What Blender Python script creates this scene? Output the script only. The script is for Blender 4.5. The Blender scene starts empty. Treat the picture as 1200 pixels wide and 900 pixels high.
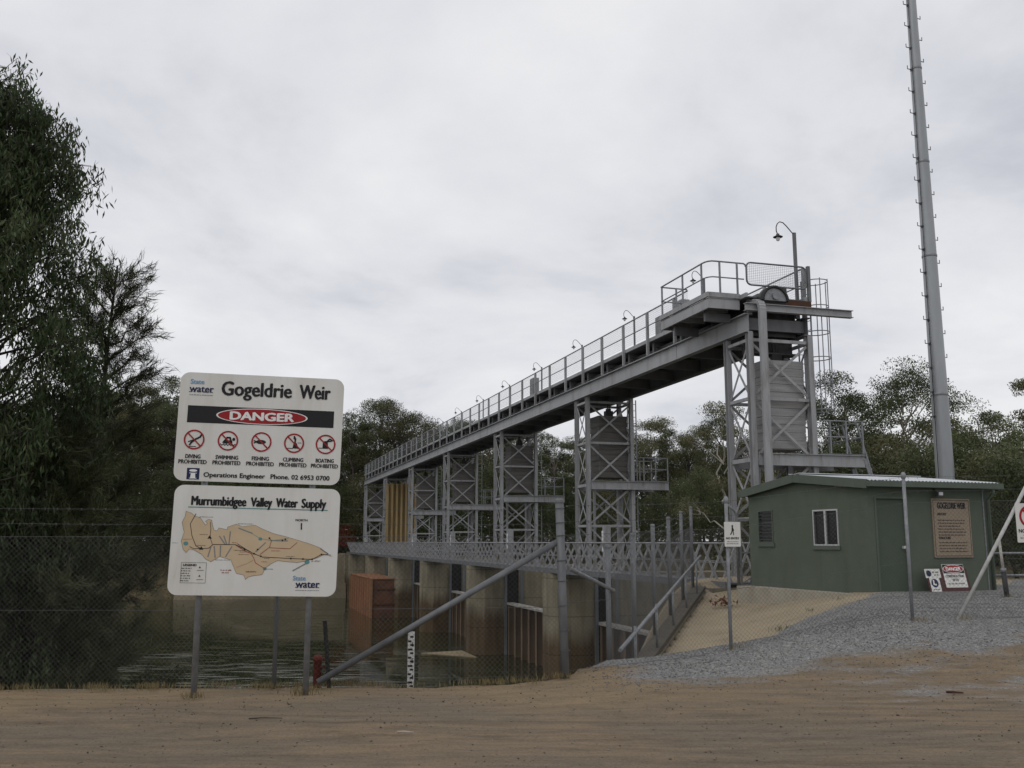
import bpy, bmesh, math, random
import numpy as np
from mathutils import Vector, Matrix, noise as mnoise
R = math.radians
PI = math.pi
sc = bpy.context.scene
C = sc.collection
random.seed(7)

# ------------------------------------------------------------------ camera
cd = bpy.data.cameras.new("camera")
cam = bpy.data.objects.new("camera", cd)
C.objects.link(cam)
cam.location = (0, 0, 1.6)
cam.rotation_euler = (R(90 + 9.27), 0, 0)
cd.sensor_width = 36.0
cd.lens = 33.99
cd.clip_start = 0.1
cd.clip_end = 4000
sc.camera = cam

# ------------------------------------------------------------------ world, sun, exposure
SUN_EL, SUN_AZ = 52.0, 215.0          # azimuth clockwise from +Y (north)
w = bpy.data.worlds.new("World")
sc.world = w
w.use_nodes = True
nt = w.node_tree
nt.nodes.clear()
N = nt.nodes.new
L = nt.links.new
out = N("ShaderNodeOutputWorld")
bg = N("ShaderNodeBackground")
bg.inputs[1].default_value = 0.1
sky = N("ShaderNodeTexSky")
sky.sky_type = 'NISHITA'
sky.sun_disc = False
sky.sun_elevation = R(SUN_EL)
sky.sun_rotation = R(SUN_AZ)
tc = N("ShaderNodeTexCoord")
sep = N("ShaderNodeSeparateXYZ")
L(tc.outputs["Generated"], sep.inputs[0])
zmax = N("ShaderNodeMath"); zmax.operation = 'MAXIMUM'; zmax.inputs[1].default_value = 0.0
L(sep.outputs[2], zmax.inputs[0])
zadd = N("ShaderNodeMath"); zadd.operation = 'ADD'; zadd.inputs[1].default_value = 0.22
L(zmax.outputs[0], zadd.inputs[0])
dx = N("ShaderNodeMath"); dx.operation = 'DIVIDE'
L(sep.outputs[0], dx.inputs[0]); L(zadd.outputs[0], dx.inputs[1])
dy = N("ShaderNodeMath"); dy.operation = 'DIVIDE'
L(sep.outputs[1], dy.inputs[0]); L(zadd.outputs[0], dy.inputs[1])
cmb = N("ShaderNodeCombineXYZ")
L(dx.outputs[0], cmb.inputs[0]); L(dy.outputs[0], cmb.inputs[1])
n1 = N("ShaderNodeTexNoise"); n1.inputs["Scale"].default_value = 1.15
n1.inputs["Detail"].default_value = 7; n1.inputs["Roughness"].default_value = 0.56
n1.inputs["Distortion"].default_value = 0.25
L(cmb.outputs[0], n1.inputs["Vector"])
rp = N("ShaderNodeValToRGB")
rp.color_ramp.elements[0].position = 0.33
rp.color_ramp.elements[0].color = (0.57, 0.583, 0.64, 1)
rp.color_ramp.elements[1].position = 0.60
rp.color_ramp.elements[1].color = (0.86, 0.86, 0.875, 1)
e = rp.color_ramp.elements.new(0.47); e.color = (0.755, 0.763, 0.80, 1)
L(n1.outputs["Fac"], rp.inputs[0])
sc10 = N("ShaderNodeVectorMath"); sc10.operation = 'SCALE'; sc10.inputs["Scale"].default_value = 10.0
L(rp.outputs[0], sc10.inputs[0])
mx = N("ShaderNodeMix"); mx.data_type = 'RGBA'; mx.inputs[0].default_value = 0.95
L(sky.outputs[0], mx.inputs[6]); L(sc10.outputs[0], mx.inputs[7])
L(mx.outputs[2], bg.inputs[0])
L(bg.outputs[0], out.inputs[0])

sd = bpy.data.lights.new("sun", 'SUN')
sd.energy = 0.5
sd.angle = R(25)
sd.color = (1.0, 0.97, 0.92)
sun = bpy.data.objects.new("sun", sd)
C.objects.link(sun)
az = R(SUN_AZ); el = R(SUN_EL)
sdir = Vector((math.sin(az) * math.cos(el), math.cos(az) * math.cos(el), math.sin(el)))
sun.rotation_euler = sdir.to_track_quat('Z', 'Y').to_euler()

vs = sc.view_settings
sc.display_settings.display_device = 'sRGB'
vs.view_transform = 'Standard'
vs.look = 'None'
vs.exposure = 0.0
vs.gamma = 1.0
vs.use_curve_mapping = False
cy = sc.cycles
cy.use_denoising = True
cy.max_bounces = 6
cy.diffuse_bounces = 3
cy.glossy_bounces = 3
cy.transmission_bounces = 4
cy.transparent_max_bounces = 6
sc.render.filter_size = 1.7

# ------------------------------------------------------------------ helpers
class MB:
    def __init__(s):
        s.v = []; s.f = []; s.sm = []
    def add(s, vs_, fs_, smooth=False, M=None):
        b = len(s.v)
        for p in vs_:
            p = Vector(p)
            if M is not None: p = M @ p
            s.v.append(tuple(p))
        for f in fs_:
            s.f.append(tuple(i + b for i in f)); s.sm.append(smooth)
        return s
    def box(s, c, d, M=None):
        x, y, z = c; a, b, e = d[0] / 2, d[1] / 2, d[2] / 2
        vs_ = [(x - a, y - b, z - e), (x + a, y - b, z - e), (x + a, y + b, z - e), (x - a, y + b, z - e),
               (x - a, y - b, z + e), (x + a, y - b, z + e), (x + a, y + b, z + e), (x - a, y + b, z + e)]
        return s.add(vs_, [(3, 2, 1, 0), (4, 5, 6, 7), (0, 1, 5, 4), (1, 2, 6, 5), (2, 3, 7, 6), (3, 0, 4, 7)], False, M)
    def span(s, x0, x1, y0, y1, z0, z1, M=None):
        return s.box(((x0 + x1) / 2, (y0 + y1) / 2, (z0 + z1) / 2), (x1 - x0, y1 - y0, z1 - z0), M)
    def bar(s, p, q, wd, ht=None, up=(0, 0, 1)):
        p = Vector(p); q = Vector(q); d = (q - p).normalized(); up = Vector(up)
        if abs(d.dot(up.normalized())) > 0.98: up = Vector((0, 1, 0))
        a = d.cross(up).normalized(); b = a.cross(d).normalized()
        if ht is None: ht = wd
        a *= wd / 2; b *= ht / 2
        vs_ = [p - a - b, p + a - b, p + a + b, p - a + b, q - a - b, q + a - b, q + a + b, q - a + b]
        return s.add(vs_, [(3, 2, 1, 0), (4, 5, 6, 7), (0, 1, 5, 4), (1, 2, 6, 5), (2, 3, 7, 6), (3, 0, 4, 7)])
    def tube(s, pts, r, n=8, cap=True):
        pts = [Vector(p) for p in pts]; m = len(pts)
        rs = r if isinstance(r, (list, tuple)) else [r] * m
        up = None; vs_ = []
        for i, p in enumerate(pts):
            d = (pts[min(i + 1, m - 1)] - pts[max(i - 1, 0)])
            if d.length < 1e-9: d = Vector((0, 0, 1))
            d.normalize()
            if up is None:
                up = Vector((0, 0, 1)) if abs(d.z) < 0.9 else Vector((1, 0, 0))
            a = d.cross(up).normalized(); up = a.cross(d).normalized()
            for k in range(n):
                t = 2 * PI * k / n
                vs_.append(p + a * math.cos(t) * rs[i] + up * math.sin(t) * rs[i])
        fs_ = []
        for i in range(m - 1):
            for k in range(n):
                k2 = (k + 1) % n
                fs_.append((i * n + k2, i * n + k, (i + 1) * n + k, (i + 1) * n + k2))
        s.add(vs_, fs_, n > 4)
        if cap:
            b = len(s.v) - m * n
            s.f.append(tuple(b + k for k in range(n))); s.sm.append(False)
            s.f.append(tuple(b + (m - 1) * n + n - 1 - k for k in range(n))); s.sm.append(False)
        return s
    def lathe(s, prof, n=12, M=None):
        vs_ = []; fs_ = []
        for (r, z) in prof:
            for k in range(n):
                t = 2 * PI * k / n
                vs_.append((r * math.cos(t), r * math.sin(t), z))
        for i in range(len(prof) - 1):
            for k in range(n):
                k2 = (k + 1) % n
                fs_.append((i * n + k, i * n + k2, (i + 1) * n + k2, (i + 1) * n + k))
        return s.add(vs_, fs_, True, M)
    def prism(s, poly, z0, z1, M=None):
        n = len(poly)
        a = sum(poly[i][0] * poly[(i + 1) % n][1] - poly[(i + 1) % n][0] * poly[i][1] for i in range(n))
        if a < 0: poly = poly[::-1]
        vs_ = [(x, y, z0) for x, y in poly] + [(x, y, z1) for x, y in poly]
        fs_ = [tuple(range(n - 1, -1, -1)), tuple(range(n, 2 * n))]
        for i in range(n):
            j = (i + 1) % n
            fs_.append((i, j, n + j, n + i))
        return s.add(vs_, fs_, False, M)
    def mesh(s, name, mat):
        me = bpy.data.meshes.new(name)
        me.from_pydata(s.v, [], s.f)
        me.polygons.foreach_set("use_smooth", s.sm)
        if mat: me.materials.append(mat)
        me.update()
        return me
    def build(s, name, mat, parent=None, loc=(0, 0, 0)):
        return link(name, s.mesh(name, mat), parent, loc)

def link(name, me, parent=None, loc=(0, 0, 0)):
    o = bpy.data.objects.new(name, me)
    C.objects.link(o)
    o.location = loc
    if parent is not None: o.parent = parent
    return o

def part_copy(o, parent, loc=None):
    c = o.copy(); C.objects.link(c); c.parent = parent
    if loc is not None: c.location = loc
    return c

def tag(o, label, cat, group=None, kind=None):
    o["label"] = label; o["category"] = cat
    if group: o["group"] = group
    if kind: o["kind"] = kind
    return o

def thing(name, label, cat, loc=(0, 0, 0), rz=0.0, group=None):
    o = bpy.data.objects.new(name, None)
    C.objects.link(o)
    o.empty_display_size = 0.3
    o.location = loc; o.rotation_euler = (0, 0, rz)
    return tag(o, label, cat, group)

def copy_tree(o, parent=None):
    c = o.copy(); C.objects.link(c)
    if parent is not None: c.parent = parent
    for ch in list(o.children): copy_tree(ch, c)
    return c

WA = R(16.4)                               # weir axis, turned left of the view
WM = Matrix.Rotation(WA, 4, 'Z')
def W(v, u, z=0.0): return WM @ Vector((v, u, z))

# ------------------------------------------------------------------ materials
def nodes(name):
    m = bpy.data.materials.new(name); m.use_nodes = True
    t = m.node_tree
    b = t.nodes["Principled BSDF"]
    return m, t, b

def pmat(name, c1, c2=None, scale=3.0, rough=0.6, metal=0.0, bump=0.0, bscale=40.0, stretch=(1, 1, 1), c3=None, spec=0.3, detail=6, streak=0.0, scol=(.5, .42, .34), sscale=2.5):
    m, t, b = nodes(name)
    b.inputs["Roughness"].default_value = rough
    b.inputs["Metallic"].default_value = metal
    b.inputs["Specular IOR Level"].default_value = spec
    c2 = c2 or tuple(x * 0.75 for x in c1)
    tc = t.nodes.new("ShaderNodeTexCoord"); oi = t.nodes.new("ShaderNodeObjectInfo")
    ml = t.nodes.new("ShaderNodeMath"); ml.operation = 'MULTIPLY'; ml.inputs[1].default_value = 37.0
    t.links.new(oi.outputs["Random"], ml.inputs[0])
    ad = t.nodes.new("ShaderNodeVectorMath"); ad.operation = 'ADD'
    t.links.new(tc.outputs["Object"], ad.inputs[0]); t.links.new(ml.outputs[0], ad.inputs[1])
    mp = t.nodes.new("ShaderNodeMapping"); mp.inputs["Scale"].default_value = stretch
    t.links.new(ad.outputs[0], mp.inputs[0])
    n = t.nodes.new("ShaderNodeTexNoise"); n.inputs["Scale"].default_value = scale
    n.inputs["Detail"].default_value = detail; n.inputs["Roughness"].default_value = 0.62
    t.links.new(mp.outputs[0], n.inputs["Vector"])
    r = t.nodes.new("ShaderNodeValToRGB")
    r.color_ramp.elements[0].position = 0.32; r.color_ramp.elements[0].color = (*c1, 1)
    r.color_ramp.elements[1].position = 0.68; r.color_ramp.elements[1].color = (*c2, 1)
    if c3:
        e = r.color_ramp.elements.new(0.78); e.color = (*c3, 1)
    t.links.new(n.outputs["Fac"], r.inputs[0])
    col = r.outputs[0]
    if streak:                                   # run-off stains and weathering with a shape of their own
        mp2 = t.nodes.new("ShaderNodeMapping"); mp2.inputs["Scale"].default_value = (1, 1, .12)
        t.links.new(ad.outputs[0], mp2.inputs[0])
        ns = t.nodes.new("ShaderNodeTexNoise"); ns.inputs["Scale"].default_value = sscale; ns.inputs["Detail"].default_value = 8; ns.inputs["Roughness"].default_value = .7
        t.links.new(mp2.outputs[0], ns.inputs["Vector"])
        mr = t.nodes.new("ShaderNodeMapRange"); mr.inputs[1].default_value = .50; mr.inputs[2].default_value = .72; mr.inputs[3].default_value = 0; mr.inputs[4].default_value = streak
        t.links.new(ns.outputs["Fac"], mr.inputs[0])
        mm = t.nodes.new("ShaderNodeMix"); mm.data_type = 'RGBA'; mm.blend_type = 'MULTIPLY'
        t.links.new(mr.outputs[0], mm.inputs[0]); t.links.new(col, mm.inputs[6]); mm.inputs[7].default_value = (*scol, 1)
        col = mm.outputs[2]
    t.links.new(col, b.inputs["Base Color"])
    if bump:
        n2 = t.nodes.new("ShaderNodeTexNoise"); n2.inputs["Scale"].default_value = bscale; n2.inputs["Detail"].default_value = 4
        t.links.new(ad.outputs[0], n2.inputs["Vector"])
        bp = t.nodes.new("ShaderNodeBump"); bp.inputs["Strength"].default_value = bump; bp.inputs["Distance"].default_value = 0.02
        t.links.new(n2.outputs["Fac"], bp.inputs["Height"]); t.links.new(bp.outputs[0], b.inputs["Normal"])
    return m

def leaf_mat(name, cols, trans=0.32, rough=0.55):
    m, t, b = nodes(name)
    g = t.nodes.new("ShaderNodeNewGeometry")
    r = t.nodes.new("ShaderNodeValToRGB")
    els = r.color_ramp.elements
    els[0].position = 0; els[0].color = (*cols[0], 1)
    els[1].position = 1; els[1].color = (*cols[-1], 1)
    for i, c in enumerate(cols[1:-1]):
        e = els.new((i + 1) / (len(cols) - 1)); e.color = (*c, 1)
    tc = t.nodes.new("ShaderNodeTexCoord"); oi = t.nodes.new("ShaderNodeObjectInfo")
    n = t.nodes.new("ShaderNodeTexNoise"); n.inputs["Scale"].default_value = 0.55; n.inputs["Detail"].default_value = 3
    ad = t.nodes.new("ShaderNodeVectorMath"); ad.operation = 'ADD'
    ml = t.nodes.new("ShaderNodeMath"); ml.operation = 'MULTIPLY'; ml.inputs[1].default_value = 53.0
    t.links.new(oi.outputs["Random"], ml.inputs[0])
    t.links.new(tc.outputs["Object"], ad.inputs[0]); t.links.new(ml.outputs[0], ad.inputs[1])
    t.links.new(ad.outputs[0], n.inputs["Vector"])
    a = t.nodes.new("ShaderNodeMath"); a.operation = 'MULTIPLY_ADD'; a.inputs[1].default_value = 0.55
    t.links.new(g.outputs["Random Per Island"], a.inputs[0])
    a2 = t.nodes.new("ShaderNodeMath"); a2.operation = 'MULTIPLY_ADD'; a2.inputs[1].default_value = 1.6; a2.inputs[2].default_value = -0.57
    t.links.new(n.outputs["Fac"], a2.inputs[0]); t.links.new(a2.outputs[0], a.inputs[2])
    t.links.new(a.outputs[0], r.inputs[0])
    hs = t.nodes.new("ShaderNodeHueSaturation")
    mr = t.nodes.new("ShaderNodeMapRange"); mr.inputs[3].default_value = 0.75; mr.inputs[4].default_value = 1.25
    t.links.new(oi.outputs["Random"], mr.inputs[0]); t.links.new(mr.outputs[0], hs.inputs["Value"])
    t.links.new(r.outputs[0], hs.inputs["Color"])
    t.links.new(hs.outputs[0], b.inputs["Base Color"])
    b.inputs["Roughness"].default_value = rough
    b.inputs["Specular IOR Level"].default_value = 0.25
    tr = t.nodes.new("ShaderNodeBsdfTranslucent"); t.links.new(hs.outputs[0], tr.inputs[0])
    mxs = t.nodes.new("ShaderNodeMixShader"); mxs.inputs[0].default_value = trans
    t.links.new(b.outputs[0], mxs.inputs[1]); t.links.new(tr.outputs[0], mxs.inputs[2])
    t.links.new(mxs.outputs[0], t.nodes["Material Output"].inputs[0])
    return m

M = {}
M['steel'] = pmat('painted_steel', (.335, .34, .348), (.265, .269, .276), 2.5, .5, 0, .15, 60, (1, 1, .35), (.20, .17, .14), spec=.4, streak=.9, sscale=5)
M['steel_dk'] = pmat('weathered_shaded_steel', (.16, .163, .17), (.11, .112, .117), 2.5, .55, 0, .15, 60, (1, 1, .4))  # weathered steel; its dark colour also carries shade under the overhead bridge
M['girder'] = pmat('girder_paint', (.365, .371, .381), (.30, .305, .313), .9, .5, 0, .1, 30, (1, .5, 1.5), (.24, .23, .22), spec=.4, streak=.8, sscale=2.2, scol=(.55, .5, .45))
M['galv'] = pmat('galvanised_steel', (.27, .28, .29), (.18, .187, .197), 9, .45, .25, .1, 80)
M['galv_dk'] = pmat('dull_galvanised_steel', (.175, .182, .188), (.115, .118, .124), 7, .55, .2, .1, 80, (1, 1, .3), (.13, .10, .075))
M['wire'] = pmat('fence_wire', (.13, .133, .135), (.08, .08, .08), 5, .6, .2)
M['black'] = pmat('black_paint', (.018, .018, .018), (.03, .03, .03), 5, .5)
M['grimy_shaded'] = pmat('grimy_shaded_metal', (.075, .075, .078), (.045, .044, .044), 5, .6)  # grime on machinery, and painted shade at the bridge end
M['slot_steel'] = pmat('blue_grey_steel', (.17, .185, .195), (.11, .118, .122), 2.0, .6, 0, .1, 40, (1, 1, .3), (.13, .09, .06))
M['wood_shaded'] = pmat('shaded_planks', (.14, .133, .125), (.09, .086, .08), 2.2, .85, 0, .4, 25, (.25, .25, 5), (.06, .055, .05))  # darker copy of the planks, shade under the bridge put into the colour
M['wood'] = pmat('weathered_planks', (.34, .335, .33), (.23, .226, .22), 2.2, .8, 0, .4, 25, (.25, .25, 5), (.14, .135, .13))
M['rust'] = pmat('rusty_orange_steel', (.255, .115, .052), (.17, .075, .038), 1.2, .8, 0, .2, 20, (1, 1, .5), (.10, .045, .03))
M['rust_dk'] = pmat('dark_rust', (.10, .04, .02), (.06, .03, .02), 2, .8)
M['gate'] = pmat('muddy_gate_steel', (.185, .13, .085), (.12, .085, .055), 1.4, .7, 0, .2, 20, (1, 1, .35), (.085, .055, .038))
M['pale'] = pmat('pale_worn_rail', (.5, .48, .44), (.36, .34, .3), 6, .6)
M['yellow'] = pmat('faded_yellow_steel', (.34, .25, .12), (.26, .19, .095), 1.5, .6, 0, .1, 30, (1, 1, .3), (.25, .17, .08), streak=.8, sscale=3)
M['red'] = pmat('red_paint', (.33, .022, .022), (.23, .018, .018), 2, .55)
M['white'] = pmat('white_paint', (.72, .72, .70), (.64, .64, .62), 4, .5)
M['green'] = pmat('green_painted_block', (.108, .131, .098), (.09, .11, .081), 1.6, .85, 0, .35, 90, (1, 1, .6), (.07, .093, .063), streak=.45, sscale=1.6, scol=(.7, .68, .62))
M['green_trim'] = pmat('green_trim_metal', (.095, .12, .09), (.08, .10, .075), 3, .5)
M['green_door'] = pmat('dark_green_door', (.068, .09, .064), (.058, .077, .055), 3, .55)
M['zinc'] = pmat('zincalume_roof', (.62, .64, .65), (.5, .515, .53), 1.5, .42, .3, 0, 10)
M['alu'] = pmat('aluminium_frame', (.55, .56, .56), (.45, .45, .46), 6, .45, .2)
M['bark'] = pmat('gum_bark', (.22, .19, .16), (.12, .10, .082), 3, .9, 0, .5, 12, (1, 1, .25))
M['bark_pale'] = pmat('pale_gum_bark', (.40, .37, .32), (.25, .22, .185), 2, .85, 0, .3, 12, (1, 1, .25))
M['bark_dk'] = pmat('dark_bark', (.07, .06, .05), (.04, .035, .03), 3, .9, 0, .5, 12, (1, 1, .25))
M['brown_board'] = pmat('brown_sign_board', (.30, .238, .168), (.265, .208, .147), 5, .6)
M['maroon'] = pmat('maroon_board', (.085, .03, .03), (.065, .025, .025), 5, .6)
M['leaf_euc'] = leaf_mat('hanging_gum_leaves', [(.018, .028, .012), (.034, .05, .02), (.055, .078, .031), (.085, .108, .046)])
M['leaf_cas'] = leaf_mat('she_oak_needles', [(.032, .037, .018), (.055, .062, .029), (.085, .094, .044), (.12, .128, .062)])
M['leaf_gum'] = leaf_mat('grey_green_gum_foliage', [(.045, .055, .027), (.08, .096, .044), (.115, .132, .062), (.16, .172, .085)])
M['leaf_oliv'] = leaf_mat('olive_gum_foliage', [(.052, .053, .026), (.088, .088, .042), (.125, .122, .06), (.17, .158, .085)])
M['leaf_dk'] = leaf_mat('dark_bush_foliage', [(.03, .04, .018), (.055, .07, .03), (.085, .104, .044), (.12, .138, .062)])
M['dry'] = leaf_mat('dry_grass', [(.16, .12, .06), (.24, .19, .09), (.3, .25, .13)], .2)
M['weed'] = leaf_mat('green_weed', [(.04, .075, .02), (.06, .11, .03), (.09, .14, .045)], .3)

def flat(name, c, rough=.5):
    m, t, b = nodes(name)
    b.inputs["Base Color"].default_value = (*c, 1); b.inputs["Roughness"].default_value = rough
    b.inputs["Specular IOR Level"].default_value = .3
    n = t.nodes.new("ShaderNodeTexNoise"); n.inputs["Scale"].default_value = 6; n.inputs["Detail"].default_value = 5
    tcn = t.nodes.new("ShaderNodeTexCoord"); t.links.new(tcn.outputs["Object"], n.inputs["Vector"])
    r = t.nodes.new("ShaderNodeMix"); r.data_type = 'RGBA'
    r.inputs[6].default_value = (*[x * .86 for x in c], 1); r.inputs[7].default_value = (*[min(1, x * 1.1) for x in c], 1)
    t.links.new(n.outputs["Fac"], r.inputs[0]); t.links.new(r.outputs[2], b.inputs["Base Color"])
    return m
M['ink'] = flat('black_sign_ink', (.012, .012, .014))
M['ink_white'] = flat('white_sign_ink', (.78, .78, .76))
M['ink_red'] = flat('red_sign_ink', (.30, .012, .016))
M['ink_dred'] = flat('dark_red_line', (.26, .03, .03))
M['ink_navy'] = flat('navy_sign_ink', (.012, .018, .07))
M['ink_blue'] = flat('light_blue_sign_ink', (.15, .33, .52))
M['ink_teal'] = flat('teal_map_ink', (.10, .26, .26))
M['ink_grey'] = flat('grey_map_ink', (.21, .22, .22))
M['ink_tan'] = flat('tan_map_ink', (.56, .43, .28))
M['sign'] = pmat('white_sign_enamel', (.70, .695, .66), (.64, .63, .59), 2.2, .4, 0, 0, 10, (1, 1, .6), (.57, .55, .50), streak=.32, sscale=2.6, scol=(.62, .56, .47))
M['sign_back'] = pmat('bare_aluminium', (.4, .4, .4), (.3, .3, .3), 4, .45, .4)

def glass_mat():
    m, t, b = nodes('dark_window_glass')
    b.inputs["Base Color"].default_value = (.012, .014, .014, 1)
    b.inputs["Roughness"].default_value = .12
    n = t.nodes.new("ShaderNodeTexNoise"); n.inputs["Scale"].default_value = 3
    bp = t.nodes.new("ShaderNodeBump"); bp.inputs["Strength"].default_value = .05
    t.links.new(n.outputs["Fac"], bp.inputs["Height"]); t.links.new(bp.outputs[0], b.inputs["Normal"])
    return m
M['glass'] = glass_mat()
def bulb_mat():
    m, t, b = nodes('clear_lamp_glass')
    b.inputs["Base Color"].default_value = (.75, .76, .76, 1); b.inputs["Roughness"].default_value = .15
    n = t.nodes.new("ShaderNodeTexNoise"); n.inputs["Scale"].default_value = 8
    bp = t.nodes.new("ShaderNodeBump"); bp.inputs["Strength"].default_value = .03
    t.links.new(n.outputs["Fac"], bp.inputs["Height"]); t.links.new(bp.outputs[0], b.inputs["Normal"])
    return m
M['bulb'] = bulb_mat()

def concrete_mat():
    m, t, b = nodes('stained_concrete')
    geo = t.nodes.new("ShaderNodeNewGeometry")
    def noise(scale, stretch, detail=6):
        mp = t.nodes.new("ShaderNodeMapping"); mp.inputs["Scale"].default_value = stretch
        t.links.new(geo.outputs["Position"], mp.inputs[0])
        n = t.nodes.new("ShaderNodeTexNoise"); n.inputs["Scale"].default_value = scale; n.inputs["Detail"].default_value = detail
        n.inputs["Roughness"].default_value = .65
        t.links.new(mp.outputs[0], n.inputs["Vector"]); return n
    n1 = noise(.8, (1, 1, 1)); n2 = noise(2.2, (1, 1, .12)); n3 = noise(14, (1, 1, 1))
    r = t.nodes.new("ShaderNodeValToRGB")
    r.color_ramp.elements[0].position = .3; r.color_ramp.elements[0].color = (.28, .245, .17, 1)
    r.color_ramp.elements[1].position = .7; r.color_ramp.elements[1].color = (.19, .17, .125, 1)
    t.links.new(n1.outputs["Fac"], r.inputs[0])
    # run-off streaks
    r2 = t.nodes.new("ShaderNodeValToRGB")
    r2.color_ramp.elements[0].position = .40; r2.color_ramp.elements[0].color = (.34, .33, .31, 1)
    r2.color_ramp.elements[1].position = .58; r2.color_ramp.elements[1].color = (1, 1, 1, 1)
    t.links.new(n2.outputs["Fac"], r2.inputs[0])
    mu = t.nodes.new("ShaderNodeMix"); mu.data_type = 'RGBA'; mu.blend_type = 'MULTIPLY'; mu.inputs[0].default_value = .42
    t.links.new(r.outputs[0], mu.inputs[6]); t.links.new(r2.outputs[0], mu.inputs[7])
    # flood stain below a high-water mark
    sp = t.nodes.new("ShaderNodeSeparateXYZ"); t.links.new(geo.outputs["Position"], sp.inputs[0])
    am = t.nodes.new("ShaderNodeMath"); am.operation = 'MULTIPLY_ADD'; am.inputs[1].default_value = 1.3
    t.links.new(n2.outputs["Fac"], am.inputs[0]); t.links.new(sp.outputs[2], am.inputs[2])
    mr = t.nodes.new("ShaderNodeMapRange"); mr.inputs[1].default_value = -2.15; mr.inputs[2].default_value = -1.3
    mr.inputs[3].default_value = 1; mr.inputs[4].default_value = 0
    t.links.new(am.outputs[0], mr.inputs[0])
    mu2 = t.nodes.new("ShaderNodeMix"); mu2.data_type = 'RGBA'; mu2.blend_type = 'MULTIPLY'
    t.links.new(mr.outputs[0], mu2.inputs[0]); t.links.new(mu.outputs[2], mu2.inputs[6]); mu2.inputs[7].default_value = (.44, .35, .27, 1)
    # formwork lift lines
    ml = t.nodes.new("ShaderNodeMath"); ml.operation = 'FRACT'
    mz = t.nodes.new("ShaderNodeMath"); mz.operation = 'MULTIPLY'; mz.inputs[1].default_value = .62
    t.links.new(sp.outputs[2], mz.inputs[0]); t.links.new(mz.outputs[0], ml.inputs[0])
    lt = t.nodes.new("ShaderNodeMath"); lt.operation = 'LESS_THAN'; lt.inputs[1].default_value = .03
    t.links.new(ml.outputs[0], lt.inputs[0])
    lf = t.nodes.new("ShaderNodeMath"); lf.operation = 'MULTIPLY'; lf.inputs[1].default_value = .5; t.links.new(lt.outputs[0], lf.inputs[0])
    mu3 = t.nodes.new("ShaderNodeMix"); mu3.data_type = 'RGBA'; mu3.blend_type = 'MULTIPLY'
    t.links.new(lf.outputs[0], mu3.inputs[0]); t.links.new(mu2.outputs[2], mu3.inputs[6]); mu3.inputs[7].default_value = (.3, .28, .25, 1)
    t.links.new(mu3.outputs[2], b.inputs["Base Color"])
    b.inputs["Roughness"].default_value = .85; b.inputs["Specular IOR Level"].default_value = .2
    bp = t.nodes.new("ShaderNodeBump"); bp.inputs["Strength"].default_value = .3; bp.inputs["Distance"].default_value = .03
    t.links.new(n3.outputs["Fac"], bp.inputs["Height"]); t.links.new(bp.outputs[0], b.inputs["Normal"])
    return m
M['concrete'] = concrete_mat()

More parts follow.
